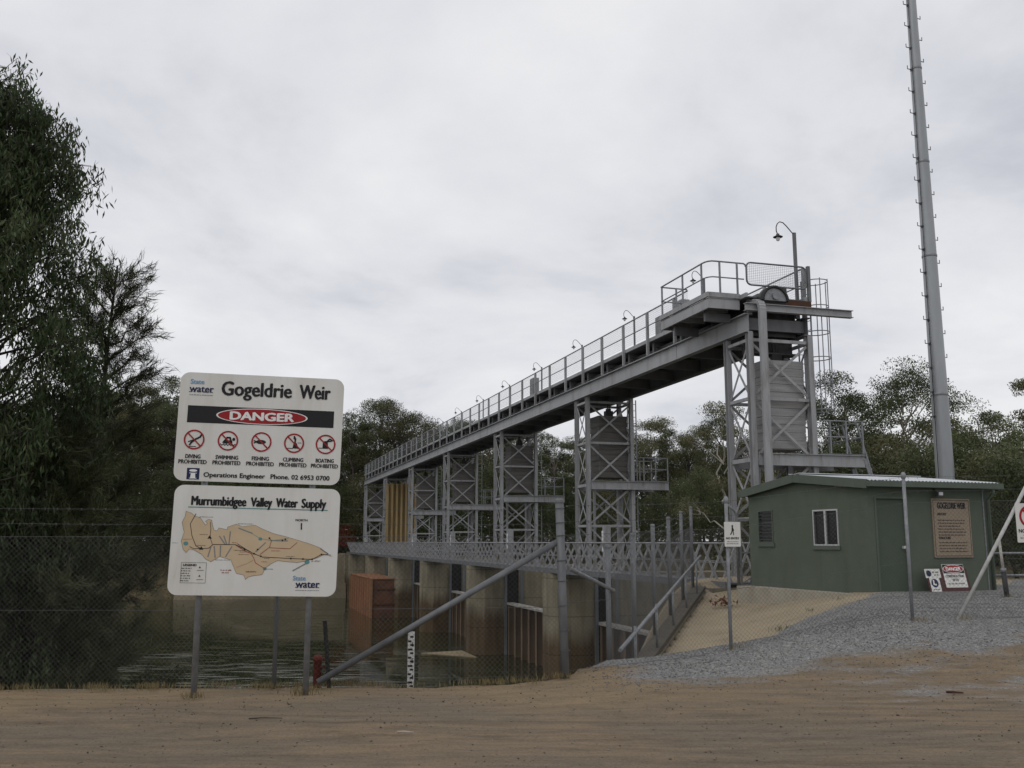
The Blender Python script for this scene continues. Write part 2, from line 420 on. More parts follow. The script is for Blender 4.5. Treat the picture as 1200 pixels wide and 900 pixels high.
def ground_mat():
    m, t, b = nodes('dirt_gravel_and_sand')
    geo = t.nodes.new("ShaderNodeNewGeometry")
    def mapped(stretch, rot=0):
        mp = t.nodes.new("ShaderNodeMapping"); mp.inputs["Scale"].default_value = stretch; mp.inputs["Rotation"].default_value = (0, 0, rot)
        t.links.new(geo.outputs["Position"], mp.inputs[0]); return mp.outputs[0]
    def noise(scale, stretch=(1, 1, 1), detail=6, rough=.62, rot=0):
        n = t.nodes.new("ShaderNodeTexNoise"); n.inputs["Scale"].default_value = scale; n.inputs["Detail"].default_value = detail
        n.inputs["Roughness"].default_value = rough
        t.links.new(mapped(stretch, rot), n.inputs["Vector"]); return n.outputs["Fac"]
    def ramp(src, stops):
        r = t.nodes.new("ShaderNodeValToRGB")
        r.color_ramp.elements[0].position = stops[0][0]; r.color_ramp.elements[0].color = (*stops[0][1], 1)
        r.color_ramp.elements[1].position = stops[-1][0]; r.color_ramp.elements[1].color = (*stops[-1][1], 1)
        for p, c in stops[1:-1]:
            e = r.color_ramp.elements.new(p); e.color = (*c, 1)
        t.links.new(src, r.inputs[0]); return r.outputs[0]
    def mix(f, a, c, blend='MIX', fac=None):
        x = t.nodes.new("ShaderNodeMix"); x.data_type = 'RGBA'; x.blend_type = blend
        if f is None: x.inputs[0].default_value = fac
        else: t.links.new(f, x.inputs[0])
        t.links.new(a, x.inputs[6])
        if isinstance(c, tuple): x.inputs[7].default_value = (*c, 1)
        else: t.links.new(c, x.inputs[7])
        return x.outputs[2]
    def math_(op, a, v=None, c=None):
        x = t.nodes.new("ShaderNodeMath"); x.operation = op
        t.links.new(a, x.inputs[0])
        if v is not None:
            if isinstance(v, (int, float)): x.inputs[1].default_value = v
            else: t.links.new(v, x.inputs[1])
        if c is not None: x.inputs[2].default_value = c
        return x.outputs[0]
    def attr(n):
        a = t.nodes.new("ShaderNodeAttribute"); a.attribute_name = n; return a.outputs["Fac"]
    # dirt of the track: long wheel streaks, patches and grit
    streak = noise(1.0, (.2, 1.9, 1), 7, .68, R(-6))
    patch = noise(.55, (.6, 1.2, 1), 6)
    grit = noise(38, (1, 1, 1), 4, .7)
    dirt = ramp(streak, [(.28, (.135, .107, .077)), (.42, (.20, .152, .103)), (.52, (.15, .119, .086)), (.62, (.222, .167, .109)), (.76, (.158, .127, .093))])
    dirt = mix(ramp(patch, [(.42, (0, 0, 0)), (.62, (1, 1, 1))]), dirt, (.155, .128, .096))
    dirt = mix(None, dirt, ramp(noise(1.0, (.14, 4.5, 1), 6, .7, R(-6)), [(.35, (.74, .73, .72)), (.5, (1, 1, 1)), (.66, (1.16, 1.14, 1.1))]), 'MULTIPLY', .55)
    mid = ramp(noise(3.2, (.5, 1.6, 1), 8, .72, R(-5)), [(.32, (.68, .67, .66)), (.5, (1, 1, 1)), (.68, (1.24, 1.2, 1.12))])
    dirt = mix(attr("warm"), dirt, ramp(noise(1.2), [(.3, (.245, .18, .108)), (.7, (.188, .147, .097))]))
    dirt = mix(None, dirt, mid, 'MULTIPLY', .85)
    dirt = mix(None, dirt, ramp(grit, [(.3, (.62, .62, .62)), (.5, (1, 1, 1)), (.72, (1.22, 1.2, 1.16))]), 'MULTIPLY', .8)
    # gravel
    vo = t.nodes.new("ShaderNodeTexVoronoi"); vo.inputs["Scale"].default_value = 46
    t.links.new(geo.outputs["Position"], vo.inputs["Vector"])
    sepc = t.nodes.new("ShaderNodeSeparateColor"); t.links.new(vo.outputs["Color"], sepc.inputs[0])
    grav = ramp(sepc.outputs[0], [(0, (.15, .15, .147)), (.5, (.207, .206, .203)), (.85, (.257, .255, .25)), (1, (.36, .355, .345))])
    grav = mix(None, grav, ramp(noise(.7), [(.3, (.86, .86, .86)), (.7, (1.1, 1.08, 1.04))]), 'MULTIPLY', 1.0)
    # sand
    sand = ramp(noise(1.1), [(.3, (.385, .32, .22)), (.55, (.325, .27, .187)), (.72, (.24, .20, .14))])
    sand = mix(None, sand, ramp(grit, [(.3, (.75, .75, .75)), (.7, (1.12, 1.12, 1.12))]), 'MULTIPLY', .7)
    # leaf litter and dry grass under the trees
    lit = ramp(noise(.9, (1, 1, 1), 8, .7), [(.3, (.055, .05, .03)), (.5, (.11, .092, .052)), (.68, (.20, .158, .085))])
    edge = math_('MULTIPLY_ADD', noise(1.6, (.5, 1, 1), 6, .7), 1.5, -.75)
    gm = t.nodes.new("ShaderNodeMath"); gm.operation = 'ADD'; t.links.new(attr("gravel"), gm.inputs[0]); t.links.new(edge, gm.inputs[1])
    gmask = t.nodes.new("ShaderNodeMapRange"); gmask.inputs[1].default_value = .36; gmask.inputs[2].default_value = .58
    t.links.new(gm.outputs[0], gmask.inputs[0])
    edge2 = math_('MULTIPLY_ADD', noise(4.0, (1, 1, 1), 7, .75), 1.6, -.8)
    sm = t.nodes.new("ShaderNodeMath"); sm.operation = 'MULTIPLY_ADD'; sm.inputs[1].default_value = .9; t.links.new(edge2, sm.inputs[0]); t.links.new(attr("sand"), sm.inputs[2])
    smask = t.nodes.new("ShaderNodeMapRange"); smask.inputs[1].default_value = .42; smask.inputs[2].default_value = .55
    t.links.new(sm.outputs[0], smask.inputs[0])
    col = mix(gmask.outputs[0], dirt, grav)
    col = mix(smask.outputs[0], col, sand)
    col = mix(attr("litter"), col, lit)
    t.links.new(col, b.inputs["Base Color"])
    b.inputs["Roughness"].default_value = .95; b.inputs["Specular IOR Level"].default_value = .15
    h1 = math_('MULTIPLY', vo.outputs["Distance"], -.9)
    h2 = t.nodes.new("ShaderNodeMath"); h2.operation = 'MULTIPLY'; t.links.new(h1, h2.inputs[0]); t.links.new(gmask.outputs[0], h2.inputs[1])
    h3 = math_('MULTIPLY_ADD', grit, .5); t.links.new(h2.outputs[0], h3.node.inputs[2])
    h4 = math_('MULTIPLY_ADD', streak, 1.2); t.links.new(h3, h4.node.inputs[2])
    bp = t.nodes.new("ShaderNodeBump"); bp.inputs["Strength"].default_value = .55; bp.inputs["Distance"].default_value = .03
    t.links.new(h4, bp.inputs["Height"]); t.links.new(bp.outputs[0], b.inputs["Normal"])
    return m
M['ground'] = ground_mat()

def water_mat():
    m, t, b = nodes('murky_river_water')
    b.inputs["Base Color"].default_value = (.022, .027, .012, 1)
    b.inputs["Roughness"].default_value = .04
    b.inputs["IOR"].default_value = 1.33
    geo = t.nodes.new("ShaderNodeNewGeometry")
    def noise(scale, st, det=4, rot=0):
        mp = t.nodes.new("ShaderNodeMapping"); mp.inputs["Scale"].default_value = st; mp.inputs["Rotation"].default_value = (0, 0, rot)
        t.links.new(geo.outputs["Position"], mp.inputs[0])
        n = t.nodes.new("ShaderNodeTexNoise"); n.inputs["Scale"].default_value = scale; n.inputs["Detail"].default_value = det
        t.links.new(mp.outputs[0], n.inputs["Vector"]); return n.outputs["Fac"]
    rn = noise(1.0, (.55, 2.6, 1), 5, R(5))
    rr_ = t.nodes.new("ShaderNodeMapRange"); rr_.interpolation_type = 'SMOOTHSTEP'; rr_.inputs[1].default_value = .52; rr_.inputs[2].default_value = .72
    t.links.new(rn, rr_.inputs[0]); rip = rr_.outputs[0]
    patch = noise(.16, (.25, 1.0, 1), 3)
    sp = t.nodes.new("ShaderNodeSeparateXYZ"); t.links.new(geo.outputs["Position"], sp.inputs[0])
    near = t.nodes.new("ShaderNodeMapRange"); near.inputs[1].default_value = 52; near.inputs[2].default_value = 66; near.inputs[3].default_value = 1; near.inputs[4].default_value = 0.06
    t.links.new(sp.outputs[1], near.inputs[0])
    pm = t.nodes.new("ShaderNodeMapRange"); pm.inputs[1].default_value = .48; pm.inputs[2].default_value = .60; pm.inputs[3].default_value = .1; pm.inputs[4].default_value = 1
    t.links.new(patch, pm.inputs[0])
    st = t.nodes.new("ShaderNodeMath"); st.operation = 'MULTIPLY'; t.links.new(near.outputs[0], st.inputs[0]); t.links.new(pm.outputs[0], st.inputs[1])
    st2 = t.nodes.new("ShaderNodeMath"); st2.operation = 'MULTIPLY_ADD'; st2.inputs[1].default_value = .62; st2.inputs[2].default_value = .04
    t.links.new(st.outputs[0], st2.inputs[0])
    bp = t.nodes.new("ShaderNodeBump"); bp.inputs["Distance"].default_value = .5
    t.links.new(st2.outputs[0], bp.inputs["Strength"]); t.links.new(rip, bp.inputs["Height"])
    t.links.new(bp.outputs[0], b.inputs["Normal"])
    return m
M['water'] = water_mat()

# ------------------------------------------------------------------ terrain
Z_DOWN, Z_UP = -4.7, -2.3
def wxy(v, u):
    p = W(v, u); return (p.x, p.y)
WALL_A = (5.3, 28.2); WALL_B = (2.35, 18.2); WALL_C = (1.55, 15.6)
NEAR = np.array([(-900, -900), (-900, 8), (-60, 9.6), (-9, 11.25), (-1.6, 11.75), (.65, 12.35), (1.45, 14.2), WALL_C, WALL_B, WALL_A,
                 wxy(13.3, 26.2), wxy(16.5, 28.6), wxy(24, 29), wxy(30, 44), wxy(52, 62), wxy(110, 66), wxy(900, 60), (900, -900)])
def sstep(a, b, x):
    t = np.clip((x - a) / (b - a), 0, 1); return t * t * (3 - 2 * t)
def poly_sd(P, X, Y):
    d = np.full(X.shape, 1e9); inside = np.zeros(X.shape, bool)
    n = len(P)
    for i in range(n):
        ax, ay = P[i]; bx, by = P[(i + 1) % n]
        ex, ey = bx - ax, by - ay
        t = np.clip(((X - ax) * ex + (Y - ay) * ey) / (ex * ex + ey * ey), 0, 1)
        d = np.minimum(d, np.hypot(X - ax - t * ex, Y - ay - t * ey))
        c = ((ay > Y) != (by > Y)) & (X < (bx - ax) * (Y - ay) / (by - ay + 1e-12) + ax)
        inside ^= c
    return np.where(inside, -d, d)
ca, sa = math.cos(WA), math.sin(WA)
def ground_h(X, Y):
    X = np.asarray(X, float); Y = np.asarray(Y, float)
    v = X * ca + Y * sa; u = -X * sa + Y * ca
    s = poly_sd(NEAR, X, Y)
    pad = .52 * sstep(10.6 + .06 * np.clip(X, 0, 10), 14.2, Y) * sstep(1.0, 5.6, X)
    pad = pad - .10 * sstep(9.3, 11.8, Y) * (1 - sstep(-.4, 1.6, X))
    # sand apron falling to the coping of the wing wall
    tw = np.clip((Y - 18.2) / 10.0, -.6, 1.05)
    wz = -.66 + .86 * tw
    wx = 2.35 + .295 * (Y - 18.2)
    dw = (X - wx) * .96
    apron = (wz - .04) + (.52 - (wz - .04)) * sstep(.2, 4.6, dw)
    bl = sstep(13.6, 16.5, Y) * (1 - sstep(27.5, 29.5, Y)) * (X < 14)
    land = pad * (1 - bl) + apron * bl
    land = land + .5 * sstep(32, 50, Y) * sstep(20, 40, v)
    wd = np.where(X < -1.5, 11.0, np.where(Y > 27, 5.0, 1.6))
    wd = np.where(v > 18, 6.0, wd)
    wall_zone = (X > .9) & (Y > 14.3) & (Y < 28.6) & (v < 14)
    k = sstep(0, 1, np.clip(s / wd, 0, 1))
    k = np.where(wall_zone, (s > -.04) * 1.0, k)
    h = land * (1 - k) + (-7.2) * k
    # far side
    far = sstep(112.5, 121, u)
    h = np.where((s > 0) & (u > 100), np.maximum(h, -7.2 + (7.2 + .55 + 1.2 * sstep(121, 170, u)) * far), h)
    return h
gx = np.concatenate([np.linspace(-1500, -100, 12), np.linspace(-90, -14, 39), np.arange(-13, 17, .22), np.linspace(17.5, 70, 50), np.linspace(75, 200, 20), np.linspace(250, 1500, 10)])
gy = np.concatenate([np.linspace(-200, -6, 10), np.linspace(-5, 5, 12), np.arange(5.4, 31, .22), np.linspace(31.5, 130, 120), np.linspace(133, 220, 20), np.linspace(260, 2600, 14)])
GX, GY = np.meshgrid(gx, gy, indexing='ij')
GH = ground_h(GX, GY)
nearmask = (GX > -13.2) & (GX < 17.2) & (GY > 5) & (GY < 31.2)
for i, j in zip(*np.nonzero(nearmask)):
    p = Vector((GX[i, j], GY[i, j], 0))
    GH[i, j] += .03 * mnoise.noise(Vector((p.x * .35, p.y * 1.6, 3))) + .012 * mnoise.noise(p * 2.3)
SD = poly_sd(NEAR, GX, GY)
GU = -GX * sa + GY * ca; GV = GX * ca + GY * sa
a_grav = sstep(9.7, 12.9, GY - .34 * GX + .3 * np.sin(GX * 1.3) + .50) * sstep(.4, 2.6, GX)
a_grav = np.maximum(a_grav, .36 * sstep(1.0, 4.5, GX) * sstep(7.6, 10, GY))
a_grav = np.maximum(a_grav, .95 * sstep(-1, .8, GX) * sstep(12.9, 13.4, GY) * (GY < 16))
a_sand = sstep(-.6, .6, GY - GX - 13.2 + .4 * np.sin(GX * 2.1)) * sstep(13.5, 14.5, GY) * (GX > 1) * (GU < 60)
a_sand = np.maximum(a_sand, .36 * sstep(111, 114, GU))
a_sand = np.maximum(a_sand, (SD > 1.5) * (GU < 100) * 1.0)
a_warm = np.clip(sstep(9.0, 11.6, GY + .7 * np.sin(GX * .9) + .4 * np.sin(GX * 2.3 + 1)) * (1 - .75 * sstep(.5, 3, GX)), 0, 1)
a_lit = np.clip(sstep(26, 34, GY) * sstep(16.5, 19, GV) * (SD < 0) + .92 * sstep(106, 110, GU), 0, 1)
a_lit = np.maximum(a_lit, sstep(.1, 1.4, SD) * (1 - sstep(8, 11, SD)) * (GX < 0) * (GY < 40) * .8)
ni, nj = GX.shape
zone = np.zeros((ni, nj), int)          # 0 ground, 1 road, 2 gravel ramp
zone[GY < 11.5] = 1
zone[(GY >= 11.5) & (GX > 1.2) & (GY - GX < 13.2) & (GX < 40) & (GY < 28)] = 2
def terrain(name, zn):
    idx = -np.ones((ni, nj), int)
    fz = zone[:-1, :-1]
    F = np.argwhere(fz == zn)
    used = np.zeros((ni, nj), bool)
    for a, b in ((0, 0), (1, 0), (1, 1), (0, 1)): used[F[:, 0] + a, F[:, 1] + b] = True
    idx[used] = np.arange(used.sum())
    vs_ = np.stack([GX[used], GY[used], GH[used]], 1)
    fs_ = [(int(idx[i, j]), int(idx[i + 1, j]), int(idx[i + 1, j + 1]), int(idx[i, j + 1])) for i, j in F]
    me = bpy.data.meshes.new(name); me.from_pydata(vs_.tolist(), [], fs_)
    me.polygons.foreach_set("use_smooth", [True] * len(fs_))
    for nm, arr in (("gravel", a_grav), ("sand", a_sand), ("warm", a_warm), ("litter", a_lit)):
        at = me.attributes.new(nm, 'FLOAT', 'POINT'); at.data.foreach_set("value", arr[used].astype(np.float32))
    me.materials.append(M['ground'])
    o = link(name, me); o["kind"] = "structure"; return o
terrain("ground", 0); terrain("road", 1); terrain("gravel_ramp", 2)
def gz(x, y): return float(ground_h(np.array([x]), np.array([y]))[0])

def sheet(name, vs_, z):
    me = bpy.data.meshes.new(name)
    me.from_pydata([(*wxy(v, u), z) for v, u in vs_], [], [tuple(range(len(vs_)))])
    me.materials.append(M['water']); o = link(name, me); o["kind"] = "structure"; return o
sheet("water", [(-700, -250), (16.75, -250), (16.75, 119), (-700, 119)], Z_DOWN)
sheet("water", [(16.85, 28), (500, 28), (500, 119), (16.85, 119)], Z_UP)

# ------------------------------------------------------------------ weir: concrete
def wthing(name, label, cat, v, u, z, group=None):
    return thing(name, label, cat, W(v, u, z), WA, group)
U0, DU, NT = 27.05, 14.24, 7
UK = [U0 + DU * k for k in range(NT)]
V0 = 15.5
weir = wthing("weir", "long stained concrete weir with dark pier slots standing in the river", "weir", V0, U0, 0)
def pier_poly():
    a = 1.12
    return [(-1.8, -.45), (-1.55, -.85), (-1.1, -a), (.2, -a), (.2, -a + .42), (1.0, -a + .42), (1.0, -a), (7.0, -a), (7.4, -.5), (7.4, .5), (7.0, a),
            (1.0, a), (1.0, a - .42), (.2, a - .42), (.2, a), (-1.1, a), (-1.55, .85), (-1.8, .45)]
pier = MB().prism(pier_poly(), -7.3, .25).build("pier", M['concrete'], weir, (0, 0, 0))
for k in range(1, NT):
    part_copy(pier, weir, (0, DU * k, 0))
    if k == 6: break
mb = MB()
for k in range(NT):                                    # guide channels in the slots
    pass
gcol = MB().span(.05, .20, -.16, .16, -6.5, .24).mesh("slot_guide", M['slot_steel'])
gshade = MB().span(.203, .997, -.012, .012, -6.5, .22).span(.42, .47, -.03, -.0125, -6.5, .2).span(.72, .77, -.03, -.0125, -6.5, .2).mesh("slot_shade", M['black'])  # black sheet added in each slot to paint the shade of the opening
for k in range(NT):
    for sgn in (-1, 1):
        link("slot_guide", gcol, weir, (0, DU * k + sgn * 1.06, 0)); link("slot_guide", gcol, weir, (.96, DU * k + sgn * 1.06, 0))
        o = link("slot_shade", gshade, weir, (0, DU * k + sgn * .80, 0))
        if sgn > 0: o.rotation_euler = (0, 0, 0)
# sill and downstream apron, abutment walls
MB().span(.3, 1.5, 1.2, DU * 6 - 1.2, -7.3, -4.95).build("sill", M['concrete'], weir)
MB().prism([(-2.2, -1.15), (-2.2, -1.9), (7.2, -1.9), (7.2, -1.15)], -7.3, .30).build("abutment", M['concrete'], weir)
MB().prism([(-2.0, DU * 6 + 1.15), (7.2, DU * 6 + 1.15), (7.2, DU * 6 + 3.2), (-2.6, DU * 6 + 3.2)], -7.3, .30).build("abutment", M['concrete'], weir)
# pale wedge added at the waterline, a reflection put into its colour
MB().prism([(-4.4, DU * 2 + .6), (-1.85, DU * 2 - 2.2), (-1.85, DU * 2 + 1.2)], -5.4, -4.66).build("reflection_wedge", pmat('pale_reflection_tan', (.27, .21, .125), (.2, .16, .1), 2, .8), weir)

# wing wall with sloping coping, running back along the sand apron
def wall_between(mb, pts, th, zb):
    for (a, b) in zip(pts[:-1], pts[1:]):
        a = Vector(a); b = Vector(b); d = (b - a); d.z = 0; d.normalize(); n = Vector((-d.y, d.x, 0)) * th / 2
        vs_ = [a - n, a + n, b + n, b - n]
        vv = [(p.x, p.y, zb) for p in vs_] + [tuple(p) for p in vs_]
        mb.add(vv, [(3, 2, 1, 0), (4, 5, 6, 7), (0, 1, 5, 4), (1, 2, 6, 5), (2, 3, 7, 6), (3, 0, 4, 7)])
ww = thing("wing_wall", "sloping concrete wing wall carrying the handrail beside the sand apron", "retaining wall", (WALL_B[0], WALL_B[1], -.66))
off = Vector((WALL_B[0], WALL_B[1], -.66))
mb = MB()
pa = Vector((WALL_A[0] + .15, WALL_A[1] + .4, .24)) - off; pb = Vector((0, 0, 0)); pc = Vector((WALL_C[0], WALL_C[1], -.88)) - off
wall_between(mb, [pa, pb, pc], .36, -7)
mb.build("wall", M['concrete'], ww)
mb = MB(); wall_between(mb, [pa + Vector((0, 0, .09)), pb + Vector((0, 0, .09)), pc + Vector((0, 0, .09))], .46, -6.9)
for i, p in enumerate(mb.v):
    pass
cop = MB()
for (a, b) in ((pa, pb), (pb, pc)):
    cop.bar(a + Vector((0, 0, .055)), b + Vector((0, 0, .055)), .34, .10)
cop.build("coping", pmat('coping_concrete', (.10, .088, .068), (.07, .062, .05), 2, .85), ww)
# far bank concrete slope beside the last pier
fs_ = thing("bank_revetment", "pale sloping concrete bank lining under the red cage across the river", "revetment", W(8, 114.5, -1), WA)
MB().add([(-13, -2, -5.5), (5.6, -2, -5.5), (5.6, .2, 1.2), (-1, .2, .9), (-13, .6, -3.5), (-13, 4, .3), (5.6, 4, 1.2)],
         [(0, 1, 2, 3, 4), (4, 3, 2, 6, 5), (0, 4, 5), (1, 6, 2), (0, 5, 6, 1)]).build("slab", pmat('pale_bank_concrete', (.20, .165, .11), (.13, .11, .075), .8, .85), fs_)

# ------------------------------------------------------------------ gates between the piers
def make_gate():
    r = wthing("sluice_gate", "muddy steel sluice gate in the bay nearest the green shed", "sluice gate", V0 + .6, UK[0] + DU / 2, -5, "sluice gates between the piers")
    h = DU / 2 - .78
    MB().span(-.06, .06, -h, h, -.2, 3.05).build("skin_plate", M['gate'], r)
    rib = MB().span(-.34, -.062, -.05, .05, -.1, 3.0).span(-.37, -.342, -.12, .12, -.1, 3.0).mesh("stiffener", M['gate'])
    for i in range(10):
        link("stiffener", rib, r, (0, -h + .6 + i * (2 * h - 1.2) / 9, 0))
    MB().span(-.42, .10, -h, h, 3.055, 3.16).build("top_rail", M['pale'], r)
    return r
gl = ["muddy steel sluice gate in the bay nearest the green shed", "muddy steel sluice gate behind the white gauge staff and thick corner post",
      "muddy steel sluice gate in the third bay from the shed", "muddy steel sluice gate in the fourth bay from the shed",
      "muddy sluice gate in the bay hidden behind the rusty orange bulkhead", "muddy steel sluice gate in the farthest bay under the yellow panel"]
g0 = make_gate()
for k in range(1, 6):
    c = copy_tree(g0); c.location = W(V0 + .6, UK[k] + DU / 2, -5); c["label"] = gl[k]

# rusty bulkhead standing on the river bed in front of the fifth bay
bk = wthing("bulkhead", "rusty orange steel bulkhead box standing in the water before the piers", "bulkhead", 13.3, 90.5, -5.5)
MB().span(-1.18, -1.06, -7.4, 6.5, 0, 3.95).build("side_plate", M['rust'], bk)
MB().span(-1.05, 1.15, -7.4, -7.3, 0, 3.9).build("end_plate", pmat('darker_rust', (.14, .062, .034), (.06, .035, .025), .9, .8), bk)  # near end plate in a darker rust than the side plates
MB().span(1.05, 1.16, -7.28, 6.5, 0, 3.9).build("side_plate", M['rust'], bk)
MB().span(-1.05, 1.04, 6.38, 6.5, 0, 3.9).build("end_plate", M['rust'], bk)
MB().span(-1.22, 1.2, -7.45, 6.55, 3.952, 4.03).build("top_plate", M['rust'], bk)
post = MB().span(-.09, .09, -.09, .09, 0, 3.94).mesh("corner_post", pmat('pale_rust', (.26, .15, .075), (.19, .10, .05), 2, .8))
for x, y in ((-1.2, -7.47), (1.2, -7.47), (-1.2, 6.57), (1.2, 6.57)): link("corner_post", post, bk, (x, y, 0))
rbm = MB().span(-1.22, -1.182, -.05, .05, .05, 3.9).mesh("rib", M['rust'])
for i in range(8): link("rib", rbm, bk, (0, -5.9 + i * 1.55, 0))
for i in range(3):
    MB().span(-.95, 1.0, -7.47, -7.402, .6 + i * 1.25, .72 + i * 1.25).build("waling", M['rust_dk'], bk)

# yellow stoplog panel hung in the sixth tower, red cage on the far bank
yp = wthing("stoplog_panel", "tall faded yellow ribbed steel panel standing between the far towers", "stoplog", 16.9, UK[5] - 1.5, .45)
MB().span(-1.5, 1.5, .12, .22, 0, 6.9).build("plate", M['yellow'], yp)
rib = MB().span(-.09, .09, -.18, .118, 0, 6.9).mesh("rib", M['yellow'])
for i in range(7): link("rib", rib, yp, (-1.4 + i * 2.8 / 6, 0, 0))
rc = wthing("equipment_cage", "red painted steel cage on the far bank beyond the map sign", "cage", 13.4, 118.5, .95)
MB().span(-1.55, 1.55, -.95, .95, .12, .2).build("floor", M['red'], rc)
fr = MB()
for x in (-1.5, -.5, .5, 1.5):
    for y in (-.95, .95): fr.span(x - .06, x + .06, y - .06, y + .06, 0, 2.7)
for z in (.3, 1.1, 1.9, 2.62):
    fr.span(-1.44, 1.44, -.99, -.91, z - .05, z + .05); fr.span(-1.44, 1.44, .91, .99, z - .05, z + .05)
    fr.span(-1.55, -1.45, -.89, .89, z - .05, z + .05); fr.span(1.45, 1.55, -.89, .89, z - .05, z + .05)
fr.build("frame", M['red'], rc)
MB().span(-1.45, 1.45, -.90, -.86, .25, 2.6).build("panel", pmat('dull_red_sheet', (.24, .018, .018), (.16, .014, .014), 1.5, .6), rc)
MB().span(-1.45, 1.45, .86, .90, .25, 2.6).build("panel", M['red'], rc)
wl = MB().box((0, -1.03, 0), (.32, .06, .08)).mesh("lamp", M['white'])
for x in (-1.0, .55): link("lamp", wl, rc, (x, 0, 2.1))

# ------------------------------------------------------------------ lattice towers
LV = [0, 2.05, 3.85, 5.75, 7.6]
TW, TD = 2.12, .7                            # across the bridge; half depth along it
def i_leg():
    return MB().span(-.085, .085, -.10, -.085, 0, 7.83).span(-.085, .085, .085, .10, 0, 7.83).span(-.012, .012, -.084, .084, 0, 7.83) \
        .span(-.2, .2, -.2, .2, -.0, .025).mesh("leg", M['steel'])
def make_tower(name, label):
    t = wthing(name, label, "tower", V0, UK[0], .25, "lattice towers carrying the overhead bridge")
    lg = i_leg()
    for x in (0, TW):
        for y in (-TD, TD): link("leg", lg, t, (x, y, 0))
    def face(p0, p1, nrm, heavy):
        mb = MB(); p0 = Vector(p0); p1 = Vector(p1); n = Vector(nrm)
        for i in range(4):
            a, b = LV[i], LV[i + 1]; z0, z1 = a + .12, b - .12
            up = n
            mb.bar(p0 + n * .013 + Vector((0, 0, z0)), p1 + n * .013 + Vector((0, 0, z1)), .082, .016, up)
            mb.bar(p1 - n * .013 + Vector((0, 0, z0)), p0 - n * .013 + Vector((0, 0, z1)), .082, .016, up)
        for i in (1, 3, 4):
            mb.bar(p0 + Vector((0, 0, LV[i])), p1 + Vector((0, 0, LV[i])), .08, .10)
        if not heavy: mb.bar(p0 + Vector((0, 0, LV[2])), p1 + Vector((0, 0, LV[2])), .09, .13)
        mb.build("cross_bracing", M['steel'], t)
    face((.1, -TD - .0, 0), (TW - .1, -TD, 0), (0, -1, 0), True)
    face((.1, TD, 0), (TW - .1, TD, 0), (0, 1, 0), True)
    face((0, -TD + .11, 0), (0, TD - .11, 0), (-1, 0, 0), False)
    face((TW, -TD + .11, 0), (TW, TD - .11, 0), (1, 0, 0), False)
    bm = MB().span(.101, 3.85, -.03, .03, -.165, .165).span(.101, 3.85, -.09, .09, .167, .187).span(.101, 3.85, -.09, .09, -.187, -.167).mesh("platform_beam", M['steel'])
    for y in (-TD - .13, TD + .13): link("platform_beam", bm, t, (0, y, LV[2]))
    # platform beside the tower
    pl = MB().span(TW + .12, 3.85, -TD - .2, TD + .2, LV[2] + .19, LV[2] + .23).build("side_platform", M['steel_dk'], t)
    hr = MB()
    zt = LV[2] + .231
    for y in (-TD - .18, TD + .18):
        for x in (TW + .5, 3.2, 3.8): hr.bar((x, y, zt), (x, y, zt + 1.05), .05)
        for z in (.52, 1.03): hr.tube([(TW + .25, y, zt + z), (3.8, y, zt + z)], .024, 6)
    for z in (.52, 1.03): hr.tube([(3.8, -TD - .15, zt + z), (3.8, TD + .15, zt + z)], .024, 6)
    hr.build("railing", M['galv'], pl)
    # ladder up the outer face
    ld = MB()
    for x in (TW + .2, TW + .62): ld.bar((x, .15, 0), (x, .15, 7.9), .05, .025)
    for i in range(26): ld.tube([(TW + .21, .15, .2 + i * .3), (TW + .61, .15, .2 + i * .3)], .014, 5)
    ld.build("ladder", M['galv'], t)
    # plank-faced counterweight hanging inside
    cw = MB()
    n = 11
    for i in range(n):
        z = 4.22 + i * .255
        dz = .012 * math.sin(i * 5.1)
        cw.span(.60 - dz, 1.98 + dz, -.55, .55, z + .008, z + .25)
    cw.span(.64, 1.94, -.52, .52, 4.2, 4.2 + n * .255)
    cwo = cw.build("counterweight", M['wood'], t)
    MB().box((1.3, 0, 7.16), (.34, .3, .3)).box((1.3, 0, 7.36), (.2, .18, .12)).build("lifting_lug", M['black'], cwo)
    hg = MB()
    for y in (-.1, .1): hg.tube([(1.3, y, 7.4), (1.3, y, 8.2)], .025, 6)
    hg.build("hanger_rod", M['grimy_shaded'], t)
    gp = MB()
    for x in (.55, 1.7): gp.span(x - .05, x + .05, -.05, .05, .0, 4.1)
    gp.build("guide_column", M['steel'], t)
    return t
TL = ["lattice tower behind the green shed, nearest end of the bridge",
      "second lattice tower from the shed, its platform against dark trees",
      "third lattice tower from the shed, left of the thick corner post",
      "fourth lattice tower from the shed along the weir",
      "fifth lattice tower from the shed, right of the yellow panel",
      "sixth lattice tower from the shed, left of the yellow panel",
      "farthest lattice tower at the red cage end of the bridge"]
t0 = make_tower("lattice_tower", TL[0])
towers = [t0]
for k in range(1, NT):
    c = copy_tree(t0); c.location = W(V0, UK[k], .25); c["label"] = TL[k]; towers.append(c)
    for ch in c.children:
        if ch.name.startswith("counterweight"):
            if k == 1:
                dkm = ch.data.copy(); dkm.materials[0] = M['wood_shaded']  # further towers take the shaded plank colour
            ch.data = dkm
